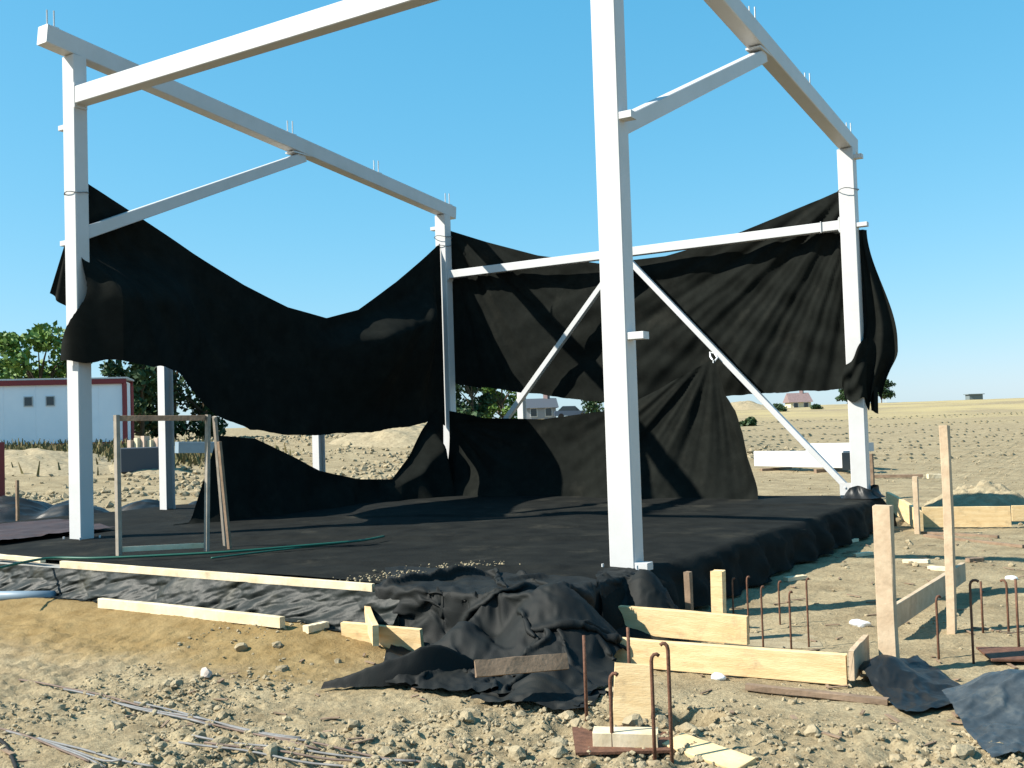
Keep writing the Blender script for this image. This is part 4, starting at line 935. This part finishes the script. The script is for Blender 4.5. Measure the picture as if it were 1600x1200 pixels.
def house(px, py, depth, w, dpt, h, rh, wall, roof, label, rz=0.0, nwin=3):
    q = atd(px, py, depth); z0 = min(q[2], hz(q[0], q[1])) - .2; r = empty('farmhouse', (q[0], q[1], z0)); zt = q[2] - z0
    a = YAW * -1 + rz; tx_, ty_ = math.cos(a), math.sin(a); 
    def P(u, v_, z): return (q[0] + tx_ * u - ty_ * v_, q[1] + ty_ * u + tx_ * v_, z0 + z)
    hh = zt + h
    m = MB(); m.bar(P(-w / 2, 0, hh / 2), P(w / 2, 0, hh / 2), dpt, hh, ch=.005); m.build('wall', wall, r)
    e_ = .35; V = [P(-w / 2 - e_, -dpt / 2 - e_, hh), P(w / 2 + e_, -dpt / 2 - e_, hh), P(w / 2 + e_, dpt / 2 + e_, hh), P(-w / 2 - e_, dpt / 2 + e_, hh), P(-w / 2 - e_ * .5, 0, hh + rh), P(w / 2 + e_ * .5, 0, hh + rh)]
    m = MB(); m.add(V, [(0, 1, 5, 4), (2, 3, 4, 5), (1, 2, 5), (3, 0, 4), (3, 2, 1, 0)]); rf = m.build('roof', roof, r)
    m = MB(); m.box(P(w * .22, .2, hh + rh), (.6, .6, 1.2)); m.build('chimney', 'roof_tile', rf)
    for k in range(nwin):
        u = (k + .5) / nwin * w - w / 2; m = MB(); m.bar(P(u - .45, -dpt / 2 - .02, zt + h * .55), P(u + .45, -dpt / 2 - .02, zt + h * .55), .06, 1.1); wi = m.build('window', 'white_paint', r); m = MB(); m.bar(P(u - .36, -dpt / 2 - .06, zt + h * .55), P(u + .36, -dpt / 2 - .06, zt + h * .55), .03, .9); m.build('pane', 'glass_dark', wi)
    under(r); tag(r, label, 'house')
house(1247, 640, 190, 3.6, 4, 1.3, 1.7, 'wall_cream', 'roof_tile', 'far cream house with red roof under the upper back curtain', nwin=2)
house(845, 653, 130, 3.6, 5, 1.2, 1.2, 'wall_grey', 'roof_dark', 'far grey house with dark roof right of the diagonal brace', nwin=2)
def far_car(px, py, depth, mt, label, rz=0.0):
    q = atd(px, py, depth); r = empty('parked_car', q); a = -YAW + rz; c, s = math.cos(a), math.sin(a)
    def P(u, v_, z): return (q[0] + c * u - s * v_, q[1] + s * u + c * v_, q[2] + z)
    def ext(prof, w, nm, mt_):
        k = len(prof); V = [P(u, -w / 2, z) for u, z in prof] + [P(u, w / 2, z) for u, z in prof]; F = [(i, (i + 1) % k, k + (i + 1) % k, k + i) for i in range(k)] + [tuple(range(k - 1, -1, -1)), tuple(range(k, 2 * k))]; return mkobj(nm, V, F, mt_, r)
    ext([(-2, .35), (2, .35), (2.05, .75), (1.5, .9), (-1.9, .95), (-2.05, .7)], 1.7, 'body', mt); ext([(-1.6, .94), (1.0, .92), (.5, 1.42), (-1.1, 1.45)], 1.5, 'cabin', 'glass_dark'); ext([(-1.1, 1.44), (.5, 1.41), (.45, 1.48), (-1.0, 1.5)], 1.4, 'roof', mt)
    for u in (-1.25, 1.3):
        for v_ in (-.8, .8):
            m = MB(); m.tube([P(u, v_ - .1, .32), P(u, v_ + .1, .32)], .32, 12); m.build('wheel', 'tyre', r)
    under(r); tag(r, label, 'car', 'cars parked far behind')
far_car(893, 654, 125, 'car_paint', 'far dark blue car under the upper back curtain, left of the near right column')
# low shed on the horizon
q = atd(1522, 622, 255); r = empty('field_shed', (q[0], q[1], q[2] - 1.2)); a = -YAW; c, s = math.cos(a), math.sin(a)
m = MB(); m.box((q[0], q[1], q[2] + .1), (3.2, 2.4, 1.5), rz=a); m.build('wall', 'shed', r); m = MB(); m.box((q[0], q[1], q[2] + .93), (3.9, 3.0, .16), rz=a); m.build('roof', 'shed', r)
for k in (-1, 1): m = MB(); m.box((q[0] + c * k * 1.3, q[1] + s * k * 1.3, q[2] - .9), (.3, .3, .7), rz=a); m.build('post', 'shed', r)
under(r); tag(r, 'tiny grey shed on the far horizon at the right', 'shed')
# lattice pylon far away
q = atd(1381, 640, 520); r = empty('lattice_pylon', q); H = 20
m = MB()
for k in (-1, 1): m.tube([q + [k * 1.6, 0, -3], q + [k * .35, 0, H]], .12, 4)
m.build('leg', 'galv', r); m = MB()
for i in range(9):
    z0_, z1_ = H * i / 9, H * (i + 1) / 9; w0, w1 = 1.6 - 1.25 * i / 9, 1.6 - 1.25 * (i + 1) / 9; m.tube([q + [-w0, 0, z0_], q + [w1, 0, z1_]], .07, 4); m.tube([q + [w0, 0, z0_], q + [-w1, 0, z1_]], .07, 4)
m.build('lattice', 'galv', r)
for zz, L in ((H * .72, 3.2), (H * .86, 2.6), (H * .97, 1.8)): m = MB(); m.tube([q + [-L, 0, zz], q + [L, 0, zz]], .1, 4); m.build('cross_arm', 'galv', r)
under(r); tag(r, 'faint lattice pylon on the horizon right of the far right column', 'pylon')

# bits behind the left curtain
a = atd(187, 735, 33); b = atd(250, 735, 33.5); z0 = hz(a[0], a[1]); m = MB(); m.bar((a[0], a[1], z0 + .40), (b[0], b[1], z0 + .40), 1.2, .75, ch=.03); o = m.build('rubbish_skip', 'roof_dark'); tag(o, 'dark low rubbish skip right of the site cabin', 'skip')
for i in range(5):
    c = atd(206 + i * 10.5, 694, 36); zt = c[2]; h_ = .28 + .14 * ((i * 7) % 3); m = MB(); m.bar((c[0] - .09, c[1], zt), (c[0] + .09, c[1], zt), .24, h_, ch=.03); o = m.build('brick_stack', 'brick_pale' if i % 2 == 0 else 'wall_cream')
    tag(o, ('leftmost', 'second', 'middle', 'fourth', 'rightmost')[i] + ' small pale brick stack right of the site cabin', 'brick stack', 'brick stacks right of the site cabin')
a = atd(276, 698, 30); b = atd(340, 698, 30.5); m = MB(); m.bar((a[0], a[1], a[2] - .02), (b[0], b[1], b[2] - .02), .7, .32, ch=.03); o = m.build('panel_stack', 'panel_blue'); tag(o, 'blue grey panel stack lying right of the post behind the trestle', 'panels')
a = atd(-6, 765, 19); m = MB(); m.bar((a[0], a[1], hz(a[0], a[1])), (a[0], a[1], a[2] + .85), .22, .22, up=(0, 1, 0)); o = m.build('steel_post', 'red_frame'); tag(o, 'dark red steel post cut by the left picture edge', 'steel post')
a = gp(520, 692); b = gp(640, 690); 
# dry weeds on the bank under the cabin
r = np.random.default_rng(81); k = 9000; A = atd(-60, 725, 37.5); B = atd(300, 725, 37.5); t = r.random(k); X = A[0] + (B[0] - A[0]) * t + r.normal(0, 1.6, k); Y = A[1] + (B[1] - A[1]) * t + r.normal(0, 1.6, k); Z = hbase(X, Y); hh = .08 + .38 * r.random(k) ** 2.5; a = r.random(k) * 6.28; w = .05
dx, dy = np.cos(a) * w, np.sin(a) * w; lx, ly = r.normal(0, .08, k), r.normal(0, .08, k)
V = np.stack([np.stack([X - dx, Y - dy, Z], -1), np.stack([X + dx, Y + dy, Z], -1), np.stack([X + lx + dx * .3, Y + ly + dy * .3, Z + hh], -1), np.stack([X + lx - dx * .3, Y + ly - dy * .3, Z + hh], -1)], 1).reshape(-1, 3)
o = quad_obj('dry_weeds', V, np.arange(4 * k).reshape(-1, 4), 'weed', smooth=False); tag(o, 'dry olive weeds on the bank below the site cabin', 'weeds', kind='stuff')
